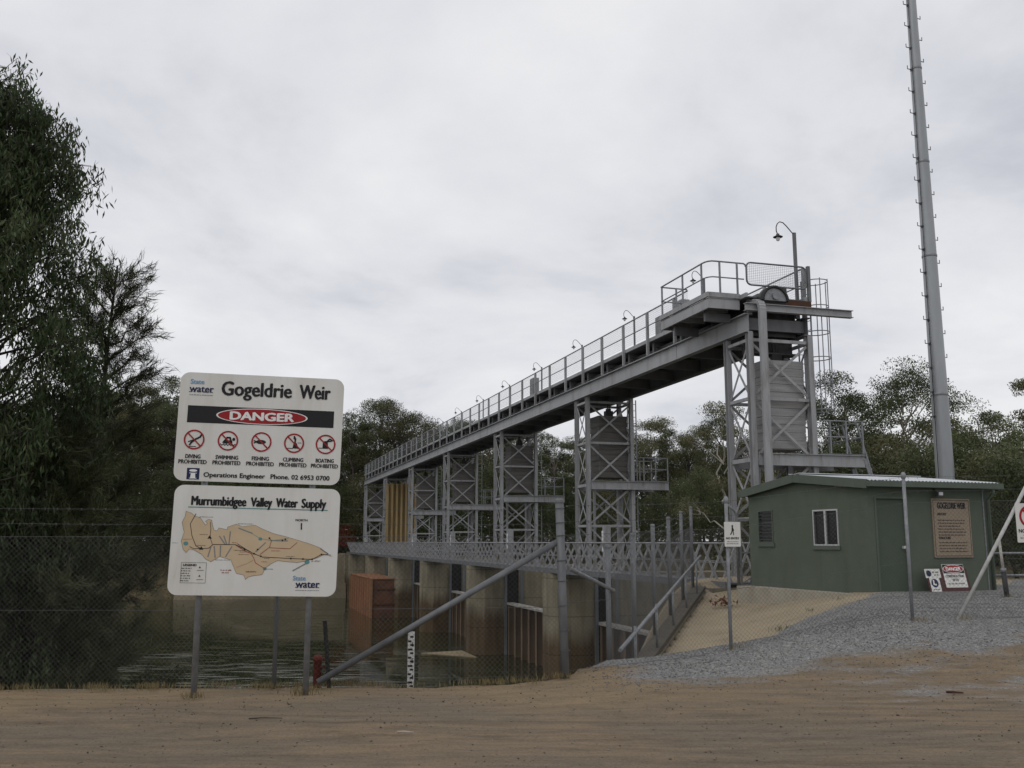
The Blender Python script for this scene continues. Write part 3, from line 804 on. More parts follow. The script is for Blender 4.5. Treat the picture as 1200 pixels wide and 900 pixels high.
# what only the end tower has: curved cable duct, caged ladder, stair
pts = [(.28, -TD - .36, .02), (.28, -TD - .36, 8.5)]
for i in range(1, 7):
    a = i / 6 * PI / 2
    pts.append((.28, -TD - .36 + .35 * (1 - math.cos(a)), 8.5 + .35 * math.sin(a)))
pts.append((.28, -TD + .2, 8.85))
mb = MB()
for a, b in zip(pts[:-1], pts[1:]):
    mb.bar(a, b, .23, .12, (0, -1, 0) if abs(b[2] - a[2]) > .05 else (0, 0, 1))
mb.build("cable_duct", M['steel'], t0)
cl = MB()
X0 = TW + .22
for y in (-.22, .22): cl.bar((X0, y - .35, 4.1), (X0, y - .35, 9.8), .05, .02)
for i in range(19): cl.tube([(X0, -.56, 4.2 + i * .3), (X0, -.14, 4.2 + i * .3)], .012, 5)
clo = cl.build("ladder", M['galv'], t0)
cg = MB()
for i in range(6):
    z = 5.5 + i * .85
    cg.tube([(X0 + .36 - .40 * math.cos(a), -.35 + .42 * math.sin(a), z) for a in [PI * 2 * j / 14 + .0 for j in range(15)]], .017, 5, False)
for j in (3, 5, 7, 9, 11):
    a = PI * 2 * j / 14
    cg.bar((X0 + .36 - .40 * math.cos(a) + (.25 if 0 else 0), -.35 + .42 * math.sin(a), 5.4), (X0 + .36 - .40 * math.cos(a), -.35 + .42 * math.sin(a), 9.8), .035, .008)
cg.build("safety_cage", M['galv'], clo)
st = MB()
for y in (-TD - .15, -TD + .6):
    st.bar((3.62, y, LV[2] + 1.2), (5.0, y, .3), .06, .05)
    st.bar((3.87, y, LV[2] + .1), (5.15, y, .1), .16, .04, (0, 1, 0))
for i in range(14):
    f = (i + .5) / 14
    st.box((3.87 + 1.28 * f, -TD + .22, LV[2] - 3.7 * f), (.2, .7, .03))
st.build("access_stair", M['galv'], t0)

# ------------------------------------------------------------------ overhead bridge
UA, UB = 26.35, UK[6] + 1.2
LEN = UB - UA
br = wthing("overhead_bridge", "grey steel overhead bridge with mesh railings running above the lattice towers", "bridge", V0, UA, 8.1)
def girder(x, m_='girder'):
    mb = MB()
    mb.span(x - .012, x + .012, 0, LEN, .032, .568)
    mb.span(x - .13, x + .13, 0, LEN, 0, .03).span(x - .13, x + .13, 0, LEN, .57, .60)
    n = int(LEN / 2.373)
    return mb.build("girder", M[m_], br)
girder(0.0); girder(TW, 'steel_dk')  # far girder darker, underside shade put into its colour
# web stiffeners and splice plates on the near girder
spl = MB().span(-.024, -.0125, -.22, .22, .06, .54).mesh("splice_plate", M['girder'])
for k in range(7): link("splice_plate", spl, br, (0, UK[k] - UA + 4.6, 0))
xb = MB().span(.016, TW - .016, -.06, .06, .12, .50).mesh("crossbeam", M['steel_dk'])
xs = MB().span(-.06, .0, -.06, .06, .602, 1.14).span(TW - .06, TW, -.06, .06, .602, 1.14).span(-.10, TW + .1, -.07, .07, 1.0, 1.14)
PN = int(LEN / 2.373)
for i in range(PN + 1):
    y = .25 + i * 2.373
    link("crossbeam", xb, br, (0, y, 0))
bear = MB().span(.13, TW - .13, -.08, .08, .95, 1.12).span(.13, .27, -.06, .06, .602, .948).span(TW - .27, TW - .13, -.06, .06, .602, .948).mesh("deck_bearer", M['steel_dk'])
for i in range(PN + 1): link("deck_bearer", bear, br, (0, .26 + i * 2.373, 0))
MB().span(.03, TW - .03, 0, LEN, 1.122, 1.16).build("deck", M['steel_dk'], br)  # shade below the deck is put into this dark colour
MB().span(.35, .95, .6, LEN, .70, .94).span(1.35, 1.85, .6, LEN, .72, .93).build("cable_tray", M['grimy_shaded'], br)
MB().span(TW - .03, TW - .015, 2.6, LEN, .602, 1.12).build("valance", M['steel_dk'], br)
for x in (-.02, TW + .02):
    MB().span(x - .035, x + .035, 0, LEN, 1.13, 1.27).build("kick_plate", M['girder'], br)
px = MB().span(-.05, .05, -.045, .045, .602, 2.28).mesh("railing_post", M['steel'])
for i in range(PN + 1):
    for x in ((-.10, TW + .10) if i > 1 else (TW + .10,)): link("railing_post", px, br, (x, .25 + i * 2.373, 0))
for x in (-.10, TW + .10):
    y0 = 3.9 if x < 0 else 0.3
    MB().tube([(x, y0, 2.30), (x, LEN, 2.30)], .028, 6).build("handrail", M['steel'], br)
    MB().tube([(x, y0, 1.76), (x, LEN, 1.76)], .022, 6).build("mid_rail", M['steel'], br)
    mb = MB()
    yy = y0
    while yy < LEN:
        mb.add([(x - .0018, yy - .0018, 1.3), (x + .0018, yy - .0018, 1.3), (x, yy + .0024, 1.3), (x - .0018, yy - .0018, 2.28), (x + .0018, yy - .0018, 2.28), (x, yy + .0024, 2.28)],
               [(0, 1, 4, 3), (1, 2, 5, 4), (2, 0, 3, 5)])
        yy += .075
    for i in range(12):
        z = 1.34 + i * .08
        mb.add([(x, y0, z - .002), (x + .0026, y0, z + .002), (x - .0026, y0, z + .002), (x, LEN, z - .002), (x + .0026, LEN, z + .002), (x - .0026, LEN, z + .002)],
               [(0, 3, 4, 1), (1, 4, 5, 2), (2, 5, 3, 0)])
    mb.build("mesh_panel", M['galv'], br)
# end of the bridge: dark plate for the shaded void, cantilever platform, its railing, mesh gate, cross beam sticking out
MB().span(.15, TW - .15, .45, .5, .0, .9).build("end_plate", M['grimy_shaded'], br)  # added dark sheet, its colour paints the shade of the open end
MB().span(.3, TW - .02, .9, 1.0, -.55, .1).span(.3, TW, .55, .9, -.55, -.5).build("end_crossbeam", M['grimy_shaded'], br)  # darkened too, underside shade put into the colour
pf = MB().span(-1.12, -.04, .45, 3.85, 1.22, 1.28)
pf.span(-1.16, -1.08, .42, 3.9, .93, 1.22).span(-1.08, -.05, .42, .5, .93, 1.22).span(-1.08, -.05, 3.8, 3.88, .93, 1.22)
for y in (1.2, 2.0, 2.8): pf.span(-1.07, -.05, y - .05, y + .05, 1.0, 1.218)
pfo = pf.build("end_platform", M['girder'], br, (0, 0, -.13))
MB().span(-1.20, -1.12, .38, 3.92, 1.285, 1.44).span(-1.11, -.04, .38, .46, 1.285, 1.44).build("toe_board", M['steel'], pfo)

lo = None
for y in (1.0, 3.2): MB().span(-1.0, -.1, y - .06, y + .06, .62, .90).span(-.98, -.88, y - .05, y + .05, .902, .99).build("outrigger", M['steel_dk'], pfo)
rl = MB()
zb = 1.3
for z, r in ((2.47, .027), (1.95, .022)):
    pth = [(-1.14, 3.86, z)]
    pth += [(-1.14, .75, z), (-1.12, .6, z), (-1.06, .49, z), (-.98, .43, z), (-.85, .42, z), (.14, .42, z)]
    if z > 2.3: pth += [(.20, .42, z - .03), (.22, .42, z - .1)]
    rl.tube(pth, r, 8)
    rl.tube([(-1.14, 3.86, z), (-.12, 3.9, z)], r, 8)
for x, y in ((-1.14, 3.8), (-1.14, 2.2), (-1.14, .85), (-.72, .42), (-.1, .42), (-.55, 3.88)):
    rl.bar((x, y, zb), (x, y, 2.45), .05)
rl.build("platform_railing", M['galv'], pfo)
ga = MB()
y = -.02
x0, x1, z0, z1, rr = -.02, TW + .02, 1.27, 2.25, .16
loop = []
for cx, cz, a0 in ((x1 - rr, z1 - rr, 0), (x0 + rr, z1 - rr, PI / 2), (x0 + rr, z0 + .25 + rr, PI), (x1 - rr, z0 + .25 + rr, 1.5 * PI)):
    for j in range(5):
        a = a0 + PI / 2 * j / 4
        loop.append((cx + rr * math.cos(a), y, cz + rr * math.sin(a)))
loop.append(loop[0])
ga.tube(loop, .028, 6, False)
ga.span(x1 + .03, x1 + .13, y - .05, y + .05, 1.1, 2.29)
gao = ga.build("end_gate", M['galv_dk'], br)
gm = MB()
for i in range(13): gm.bar((x0 + .03, y, 1.57 + i * .055), (x1 - .03, y, 1.57 + i * .055), .006)
for i in range(30): gm.bar((x0 + .05 + i * .07, y + .006, 1.54), (x0 + .05 + i * .07, y + .006, 2.23), .005)
gm.build("gate_mesh", M['galv'], gao)
MB().span(1.1, TW + .1, -.12, -.06, .90, 1.10).build("sleeper", M['rust_dk'], br)
cbm = MB().span(-.2, 3.68, -.16, -.14, .66, .86).span(-.2, 3.68, -.25, -.06, .862, .88).span(-.2, 3.68, -.25, -.06, .64, .658)
cbm.build("cantilever_beam", M['girder'], br)

# hoist with its guarded wheel at the near end, and a hoist above each further tower
def make_hoist(lab, big=False):
    h = wthing("gate_hoist", lab, "hoist", V0 + 1.2, UK[0] + .3, 9.262, "gate hoists on the overhead bridge")
    pr = [(.42 * math.cos(a), .42 * math.sin(a)) for a in [PI * j / 16 for j in range(17)]]
    # wheel guard: half ring, axis along the bridge
    gmb = MB(); n = 17
    vs_ = []
    for j in range(n):
        a = PI * j / (n - 1)
        for r_ in (.40, .48):
            for y_ in (-.48, -.16): vs_.append((r_ * math.cos(a), y_, .1 + r_ * math.sin(a)))
    f_ = []
    for j in range(n - 1):
        b = j * 4; c = b + 4
        f_ += [(b, c, c + 1, b + 1), (b + 2, b + 3, c + 3, c + 2), (b, b + 2, c + 2, c), (b + 1, c + 1, c + 3, b + 3)]
    gmb.add(vs_, f_, True)
    gmb.build("wheel_guard", M['black'], h)
    hd_ = [(.395 * math.cos(PI * j / 20), .395 * math.sin(PI * j / 20) + .1) for j in range(21)]
    rot = Matrix.Rotation(PI / 2, 4, 'X')
    wh = MB().prism(hd_, .22, .44, rot)
    wh.add([p_ for p_ in MB().prism([(.11 * math.cos(PI * j / 8), .11 * math.sin(PI * j / 8) + .24) for j in range(16)], .441, .50, rot).v], MB().prism([(.11 * math.cos(PI * j / 8), .11 * math.sin(PI * j / 8) + .24) for j in range(16)], .441, .50, rot).f)
    wh.build("rope_wheel", M['galv'], h)
    MB().span(-.5, .5, -.3, .3, 0, .10).span(.46, .58, -.2, .2, .0, .62).build("base_frame", M['grimy_shaded'], h)
    MB().lathe([(0, .2), (.19, .2), (.2, .25), (.2, .75), (.16, .82), (0, .82)], 14, Matrix.Translation((-.1, .1, .32)) @ Matrix.Rotation(-PI / 2, 4, 'X')).build("motor", M['steel_dk'], h)
    return h
h0 = make_hoist("gate hoist with black arched wheel guard at the near bridge end")
h0.location = W(V0 + .80, UA + .14, 8.99)
HL = ["near", "gate hoist on the bridge deck above the second tower from the shed", "gate hoist on the bridge deck above the third tower from the shed",
      "gate hoist on the bridge deck above the fourth tower from the shed", "gate hoist on the bridge deck above the fifth tower from the shed",
      "gate hoist on the bridge deck above the sixth tower from the shed", "gate hoist on the bridge deck above the farthest tower"]
for k in range(1, NT):
    c = copy_tree(h0); c.location = W(V0 + 1.2, UK[k] + .3, 9.262); c["label"] = HL[k]
# control cabinets on the walkway
def cabinet(v, u, lab, h_=1.0):
    t = wthing("control_cabinet", lab, "cabinet", v, u, 9.262, "control cabinets on the overhead bridge")
    MB().span(-.16, .16, -.3, .3, .12, .12 + h_).span(-.14, .14, -.26, .26, 0, .118).build("body", M['steel'], t)
    MB().span(-.185, -.162, -.26, .26, .17, .07 + h_).build("door", M['steel'], t)
cabinet(V0 + .35, 31.6, "grey control cabinet behind the railing beside the end platform")
cabinet(V0 + .35, 49.5, "grey control cabinet behind the railing midway along the bridge")
cabinet(V0 + .35, 33.3, "smaller grey control cabinet just left of the end platform", .8)

# gooseneck lamps on the far railing
def make_lamp():
    t = wthing("gooseneck_lamp", "gooseneck lamp above the near end gate of the bridge, largest of its row", "lamp", V0 + TW - .1, UA + .35, 9.5, "gooseneck lamps along the overhead bridge")
    MB().span(-.045, .045, -.045, .045, -1.3, 2.12).build("pole", M['steel_dk'], t)
    pth = [(0, 0, 2.05)]
    for (x, z) in ((-.12, 2.16), (-.28, 2.33), (-.40, 2.43), (-.52, 2.45), (-.61, 2.38), (-.66, 2.26), (-.66, 2.12), (-.61, 2.0)): pth.append((x, 0, z))
    MB().tube(pth, .017, 6).build("neck", M['grimy_shaded'], t)
    MB().lathe([(.02, .06), (.05, .05), (.06, 0), (.16, -.05), (.155, -.065), (.05, -.02), (0.0, -.02)], 14, Matrix.Translation((-.61, 0, 1.98))).build("lamp_shade", M['grimy_shaded'], t)
    MB().lathe([(.0, -.03), (.055, -.03), (.07, -.10), (.055, -.17), (0, -.2)], 12, Matrix.Translation((-.61, 0, 1.975))).build("bulb", M['bulb'], t)
    return t
lp0 = make_lamp()

order = ["second", "third", "fourth", "fifth", "sixth", "seventh", "eighth", "ninth", "tenth", "eleventh", "twelfth", "thirteenth"]
for i in range(1, 13):
    c = copy_tree(lp0); c.location = W(V0 + TW + .22, UA + .35 + i * 6.9, 10.3); c.scale = (.78, .78, .78)
    c["label"] = "gooseneck lamp on the far bridge railing, %s from the near end" % order[i - 1]

# ------------------------------------------------------------------ lower footbridge
FA, FB = 25.2, UK[6] + 2.2
FL = FB - FA
fb = wthing("footbridge", "low grey footbridge with leaning railing bars across the tops of the piers", "footbridge", 14.4, FA, .30)
MB().span(-.6, .62, 0, FL, .10, .15).build("deck", M['steel_dk'], fb)
MB().span(-.66, -.602, 0, FL, -.04, .17).span(.622, .68, 0, FL, -.04, .17).build("edge_beam", M['steel_dk'], fb)
br1 = MB().bar((-.30, 0, .152), (-.78, 0, 1.24), .075, .03, (0, 1, 0)).bar((-.66, 0, .05), (-.30, 0, .19), .05, .05).mesh("railing_bar", M['steel'])
br2 = MB().bar((.32, 0, .152), (.80, 0, 1.24), .075, .03, (0, 1, 0)).bar((.68, 0, .05), (.32, 0, .19), .05, .05).mesh("railing_bar", M['steel'])
nb = int(FL / .8)
rest = MB()
for i in range(nb):
    y = .3 + i * .8
    if i < 50:
        link("railing_bar", br1, fb, (0, y, 0)); link("railing_bar", br2, fb, (0, y, 0))
    else:
        for s_ in (-1, 1):
            rest.bar((s_ * .31, y, .152), (s_ * .79, y, 1.24), .075, .03, (0, 1, 0))
            rest.bar((s_ * .67, y, .05), (s_ * .31, y, .19), .05)
ro = rest.build("railing_bars_far", M['steel'], fb); ro.name = "railing_bar"; ro["kind"] = "stuff"
for s_ in (-1, 1):
    MB().tube([(s_ * .79, 0, 1.26), (s_ * .79, FL, 1.26)], .03, 6).build("handrail", M['steel'], fb)
    mr = MB()
    for f_ in (.5,): mr.tube([(s_ * (.31 + .48 * f_) + s_ * .03, 0, .16 + 1.08 * f_), (s_ * (.31 + .48 * f_) + s_ * .03, FL, .16 + 1.08 * f_)], .012, 5)
    mr.build("mid_rail", M['steel'], fb)
# gauge posts standing behind the footbridge
def gauge(u, lab):
    t = wthing("gauge_post", lab, "gauge post", 15.25, u, .3, "gauge posts behind the footbridge")
    MB().span(-.16, .16, -.06, .06, -.04, 1.95).build("post", M['steel'], t)
    MB().span(-.2, -.162, -.05, .05, .9, 1.75).build("strip", M['white'], t)
gauge(UK[1] - 3.4, "grey gauge post with white strip right of the thick corner post")
gauge(UK[2] - 3.4, "grey gauge post with white strip beside the third tower from the shed")
gauge(UK[3] - 3.4, "grey gauge post with white strip beside the fourth tower from the shed")
gauge(UK[4] - 3.4, "grey gauge post with white strip beside the fifth tower from the shed")
gauge(UK[6] - 3.4, "grey gauge post with white strip beside the farthest tower")

# ------------------------------------------------------------------ green shed
SA = R(19)
shed = thing("shed", "small green block shed with low pale metal roof and aluminium window", "shed", (7.84, 21.5, .45), SA)
SW, SDp, SHt, RISE = 3.46, 4.72, 2.42, .27     # along right face, along left face, wall height, ridge rise
RY = 2.5                                        # ridge runs along x at this y
th = .12
# left gable wall (x=0) with two window openings; built as a frame of blocks
wl_ = MB()
def wall_cells(mb, ys, zs, holes, x0, x1):
    for i in range(len(ys) - 1):
        for j in range(len(zs) - 1):
            if (i, j) in holes: continue
            mb.span(x0, x1, ys[i], ys[i + 1], zs[j], zs[j + 1])
W1 = (1.02, 1.95, 1.06, 1.90); W2 = (3.62, 4.28, 1.12, 1.96)
wl_.span(0, th, 0, W1[0], -.6, SHt).span(0, th, W1[1], W2[0], -.6, SHt).span(0, th, W2[1], SDp, -.6, SHt)
for q in (W1, W2): wl_.span(0, th, q[0], q[1], -.6, q[2]).span(0, th, q[0], q[1], q[3], SHt)
gp_ = [(0, SHt), (SDp, SHt), (SDp, SHt + .02), (RY, SHt + RISE), (0, SHt + .02)]
def gable(mb, x0, x1):
    n = len(gp_)
    vs_ = [(x0, y, z) for y, z in gp_] + [(x1, y, z) for y, z in gp_]
    fs_ = [tuple(range(n - 1, -1, -1)), tuple(range(n, 2 * n))] + [(i, (i + 1) % n, n + (i + 1) % n, n + i) for i in range(n)]
    mb.add(vs_, fs_)
gable(wl_, 0, th)
gable(wl_, SW - th, SW)
wl_.span(SW - th, SW, 0, SDp, -.6, SHt)
D = (.24, 1.06, 2.10)                           # door opening on the right face
wl_.span(th, D[0], 0, th, -.6, SHt).span(D[1], SW - th, 0, th, -.6, SHt).span(D[0], D[1], 0, th, D[2], SHt).span(D[0], D[1], 0, th, -.6, .02)
wl_.span(th, SW - th, SDp - th, SDp, -.6, SHt)
wl_.build("wall", M['green'], shed)
dr = MB().span(D[0], D[1], .06, .10, .02, D[2]).build("door", M['green_door'], shed)
MB().span(D[0] - .05, D[0] + .0, -.012, .058, .02, D[2] + .05).span(D[1], D[1] + .05, -.012, .058, .02, D[2] + .05).span(D[0] + .001, D[1] - .001, -.012, .058, D[2], D[2] + .05).build("frame", M['green_trim'], dr)
MB().span(D[1] - .14, D[1] - .05, .0, .055, 1.0, 1.06).build("handle", M['alu'], dr)
MB().span(D[0] - .02, D[1] + .02, -.05, .05, -.02, .018).build("threshold", M['pale'], shed)
def window(q, mat, label=None, slide=True):
    y0, y1, z0, z1 = q
    f = MB(); t_ = .034
    f.span(-.02, .03, y0, y1, z1 - t_, z1).span(-.02, .03, y0, y1, z0, z0 + t_)
    f.span(-.02, .03, y0, y0 + t_, z0 + t_ + .001, z1 - t_ - .001).span(-.02, .03, y1 - t_, y1, z0 + t_ + .001, z1 - t_ - .001)
    if slide: f.span(-.025, .025, (y0 + y1) / 2 - .03, (y0 + y1) / 2 + .03, z0 + t_ + .001, z1 - t_ - .001)
    w_ = f.build("window", mat, shed)
    if label: w_["label"] = label
    MB().span(.032, .04, y0 + .01, y1 - .01, z0 + .01, z1 - .01).build("pane", M['glass'], w_)
    s_ = MB().span(-.035, .0, y0 - .05, y1 + .05, z0 - .09, z0 - .002).build("sill", M['green_trim'], w_)
    sc_ = MB()
    for i in range(int((y1 - y0) / .03)): sc_.bar((-.008, y0 + .02 + i * .03, z0 + .02), (-.008, y0 + .02 + i * .03, z1 - .02), .004)
    for i in range(int((z1 - z0) / .03)): sc_.bar((-.004, y0 + .02, z0 + .02 + i * .03), (-.004, y1 - .02, z0 + .02 + i * .03), .004)
    sc_.build("security_screen", M['black'], w_)
    return w_
window(W1, M['alu'], "sliding window with pale aluminium frame")
wv = window(W2, M['green_trim'], "dark louvre window with brown sill", False)
lv = MB()
for i in range(9): lv.add([(-.015, W2[0] + .05, W2[2] + .08 + i * .09), (-.015, W2[1] - .05, W2[2] + .08 + i * .09), (.025, W2[1] - .05, W2[2] + .125 + i * .09), (.025, W2[0] + .05, W2[2] + .125 + i * .09)], [(0, 1, 2, 3)])
lv.build("louvre", M['grimy_shaded'], wv)
# roof: two corrugated slopes
def slope(y0, z0, y1, z1):
    mb = MB(); n = 150; ov = .11
    vs_ = []
    for i in range(n + 1):
        x = -ov + (SW + 2 * ov) * i / n
        dz = .012 * math.sin(i / n * PI * 2 * 37)
        for s_ in (0, .006):
            vs_.append((x, y0, z0 + dz + s_)); vs_.append((x, y1, z1 + dz + s_))
    f_ = []
    for i in range(n):
        b = i * 4; c = b + 4
        f_ += [(b + 2, c + 2, c + 3, b + 3), (b, b + 1, c + 1, c), (b, c, c + 2, b + 2), (b + 1, b + 3, c + 3, c + 1)]
    f_ += [(0, 2, 3, 1), (n * 4, n * 4 + 1, n * 4 + 3, n * 4 + 2)]
    mb.add(vs_, f_, False); return mb
ro_ = slope(-.18, SHt + .09 - .02, RY, SHt + RISE + .09)
ro2 = slope(SDp + .18, SHt + .09 - .02, RY, SHt + RISE + .09)
ro_.add(ro2.v, ro2.f)
roof = ro_.build("roof", M['zinc'], shed)
rc_ = MB()
rc_.bar((-.12, RY - .1, SHt + RISE + .10), (SW + .12, RY - .1, SHt + RISE + .10), .22, .012, (0, .15, 1)).bar((-.12, RY + .1, SHt + RISE + .10), (SW + .12, RY + .1, SHt + RISE + .10), .22, .012, (0, -.15, 1))
rc_.build("ridge_cap", M['zinc'], roof)
for x in (-.125, SW + .125):
    fa = MB()
    fa.bar((x, -.18, SHt - .01), (x, RY - .002, SHt + RISE), .03, .20, (0, 0, 1))
    fa.bar((x, RY + .002, SHt + RISE), (x, SDp + .18, SHt - .01), .03, .20, (0, 0, 1))
    fa.build("barge_board", M['green_trim'], roof)
MB().span(-.14, SW + .14, -.30, -.184, SHt - .07, SHt + .055).build("gutter", M['green_trim'], roof)
MB().span(-.14, SW + .14, SDp + .184, SDp + .30, SHt - .07, SHt + .055).build("gutter", M['green_trim'], roof)
MB().span(-.10, SW + .10, -.18, -.002, SHt - .06, SHt - .04).build("soffit", M['green_trim'], shed)
MB().tube([(3.34, -.24, SHt - .07), (3.34, -.24, SHt - .16), (3.34, -.05, SHt - .32), (3.34, -.05, .02)], .035, 8).build("downpipe", M['green_trim'], shed)
MB().span(3.22, 3.25, -.02, -.002, .05, SHt - .1).build("conduit", M['galv'], shed)
fl = MB().box((1.86, -.16, SHt - .2), (.16, .1, .12)).tube([(1.86, -.1, SHt - .16), (1.86, -.0, SHt - .1)], .02, 6).build("floodlight", M['grimy_shaded'], shed)
MB().box((1.86, -.214, SHt - .2), (.11, .006, .07)).build("lens", M['alu'], fl)
# concrete strip at the foot of the walls
MB().span(-.45, -.002, -.4, SDp, -.5, .015).span(-.45, SW, -.4, -.052, -.5, .012).build("apron_slab", M['pale'] if 0 else pmat('slab_edge', (.40, .37, .30), (.3, .27, .21), 2, .85), shed)

# ------------------------------------------------------------------ lettering helper
def text_geo(body):
    cu = bpy.data.curves.new("t", 'FONT'); cu.body = body; cu.resolution_u = 3
    o = bpy.data.objects.new("t", cu); C.objects.link(o)
    dg = bpy.context.evaluated_depsgraph_get()
    me = bpy.data.meshes.new_from_object(o.evaluated_get(dg))
    vs_ = [tuple(v.co) for v in me.vertices]; fs2 = [tuple(p.vertices) for p in me.polygons]
    bpy.data.objects.remove(o); bpy.data.curves.remove(cu); bpy.data.meshes.remove(me)
    return vs_, fs2
_tg = {}
def put_text(mb, body, x, z, width, cap, y=-.004, bold=0.0, align='l', serif=False):
    """text on the x-z plane facing -y; x,z = left (or centre) of the baseline"""
    if body not in _tg: _tg[body] = text_geo(body)
    vs_, fs2 = _tg[body]
    x0 = min(v[0] for v in vs_); x1 = max(v[0] for v in vs_)
    if 'H' not in _tg: _tg['H'] = text_geo('H')
    ch = max(v[1] for v in _tg['H'][0])
    sx = width / (x1 - x0) if width else cap / ch
    sz = cap / ch
    wd = (x1 - x0) * sx
    xo = x - (wd / 2 if align == 'c' else 0)
    shifts = [(0, 0)]
    if bold: shifts = [(0, 0), (bold, 0), (-bold, 0), (bold * .5, bold * .5), (-bold * .5, -bold * .5)]
    for k, (a, b) in enumerate(shifts):
        mb.add([(xo + (v[0] - x0) * sx + a, y - k * .0004, z + v[1] * sz + b) for v in vs_], fs2)
    if serif:
        pass
def rect(mb, x0, x1, z0, z1, y): mb.add([(x0, y, z0), (x1, y, z0), (x1, y, z1), (x0, y, z1)], [(0, 1, 2, 3)])
def poly(mb, pts, y):
    from mathutils.geometry import tessellate_polygon
    tri = tessellate_polygon([[Vector((p[0], p[1], 0)) for p in pts]])
    f_ = []
    for t in tri:
        a, b, c = [pts[i] for i in t]
        cr = (b[0] - a[0]) * (c[1] - a[1]) - (c[0] - a[0]) * (b[1] - a[1])
        f_.append(tuple(t) if cr > 0 else tuple(t[::-1]))
    mb.add([(p[0], y, p[1]) for p in pts], f_)
def line(mb, pts, w_, y):
    for a, b in zip(pts[:-1], pts[1:]):
        d = Vector((b[0] - a[0], b[1] - a[1]));
        if d.length < 1e-6: continue
        d.normalize(); n = Vector((-d.y, d.x)) * w_ / 2; e_ = d * w_ * .35
        q = [(a[0] - n.x - e_.x, a[1] - n.y - e_.y), (b[0] - n.x + e_.x, b[1] - n.y + e_.y), (b[0] + n.x + e_.x, b[1] + n.y + e_.y), (a[0] + n.x - e_.x, a[1] + n.y - e_.y)]
        mb.add([(p[0], y, p[1]) for p in q], [(0, 1, 2, 3)])
def ell(mb, cx, cz, rx, rz, y, n=40):
    poly(mb, [(cx + rx * math.cos(2 * PI * i / n), cz + rz * math.sin(2 * PI * i / n)) for i in range(n)], y)
def ring(mb, cx, cz, r0, r1, y, n=40):
    vs_ = []; f_ = []
    for i in range(n):
        a = 2 * PI * i / n
        vs_ += [(cx + r0 * math.cos(a), y, cz + r0 * math.sin(a)), (cx + r1 * math.cos(a), y, cz + r1 * math.sin(a))]
    for i in range(n):
        j = (i + 1) % n
        f_.append((2 * i, 2 * i + 1, 2 * j + 1, 2 * j))
    mb.add(vs_, f_)
def rounded(w_, h_, r_, n=6):
    pts = []
    for cx, cz, a0 in ((w_ - r_, h_ - r_, 0), (r_, h_ - r_, PI / 2), (r_, r_, PI), (w_ - r_, r_, 1.5 * PI)):
        for j in range(n + 1):
            a = a0 + PI / 2 * j / n
            pts.append((cx + r_ * math.cos(a), cz + r_ * math.sin(a)))
    return pts
def board(mb, w_, h_, r_, d=.012):
    p = rounded(w_, h_, r_); n = len(p)
    vs_ = [(x, 0, z) for x, z in p] + [(x, d, z) for x, z in p]
    mb.add(vs_, [tuple(range(n)), tuple(range(2 * n - 1, n - 1, -1))] + [((i + 1) % n, i, n + i, n + (i + 1) % n) for i in range(n)])
def dashes(mb, x0, x1, z, h_, y, seed):
    """a line of worn, unreadable small print"""
    rr = random.Random(seed); x = x0
    while x < x1:
        wl2 = rr.uniform(.8, 3.2) * h_
        xe = min(x + wl2, x1)
        k = x
        while k < xe:
            rect(mb, k, min(k + h_ * .38, xe), z, z + h_ * rr.uniform(.6, 1), y); k += h_ * .55
        x = xe + h_ * .7

def ink(parent, name, mat, fn):
    mb = MB(); fn(mb); return mb.build(name, mat, parent)

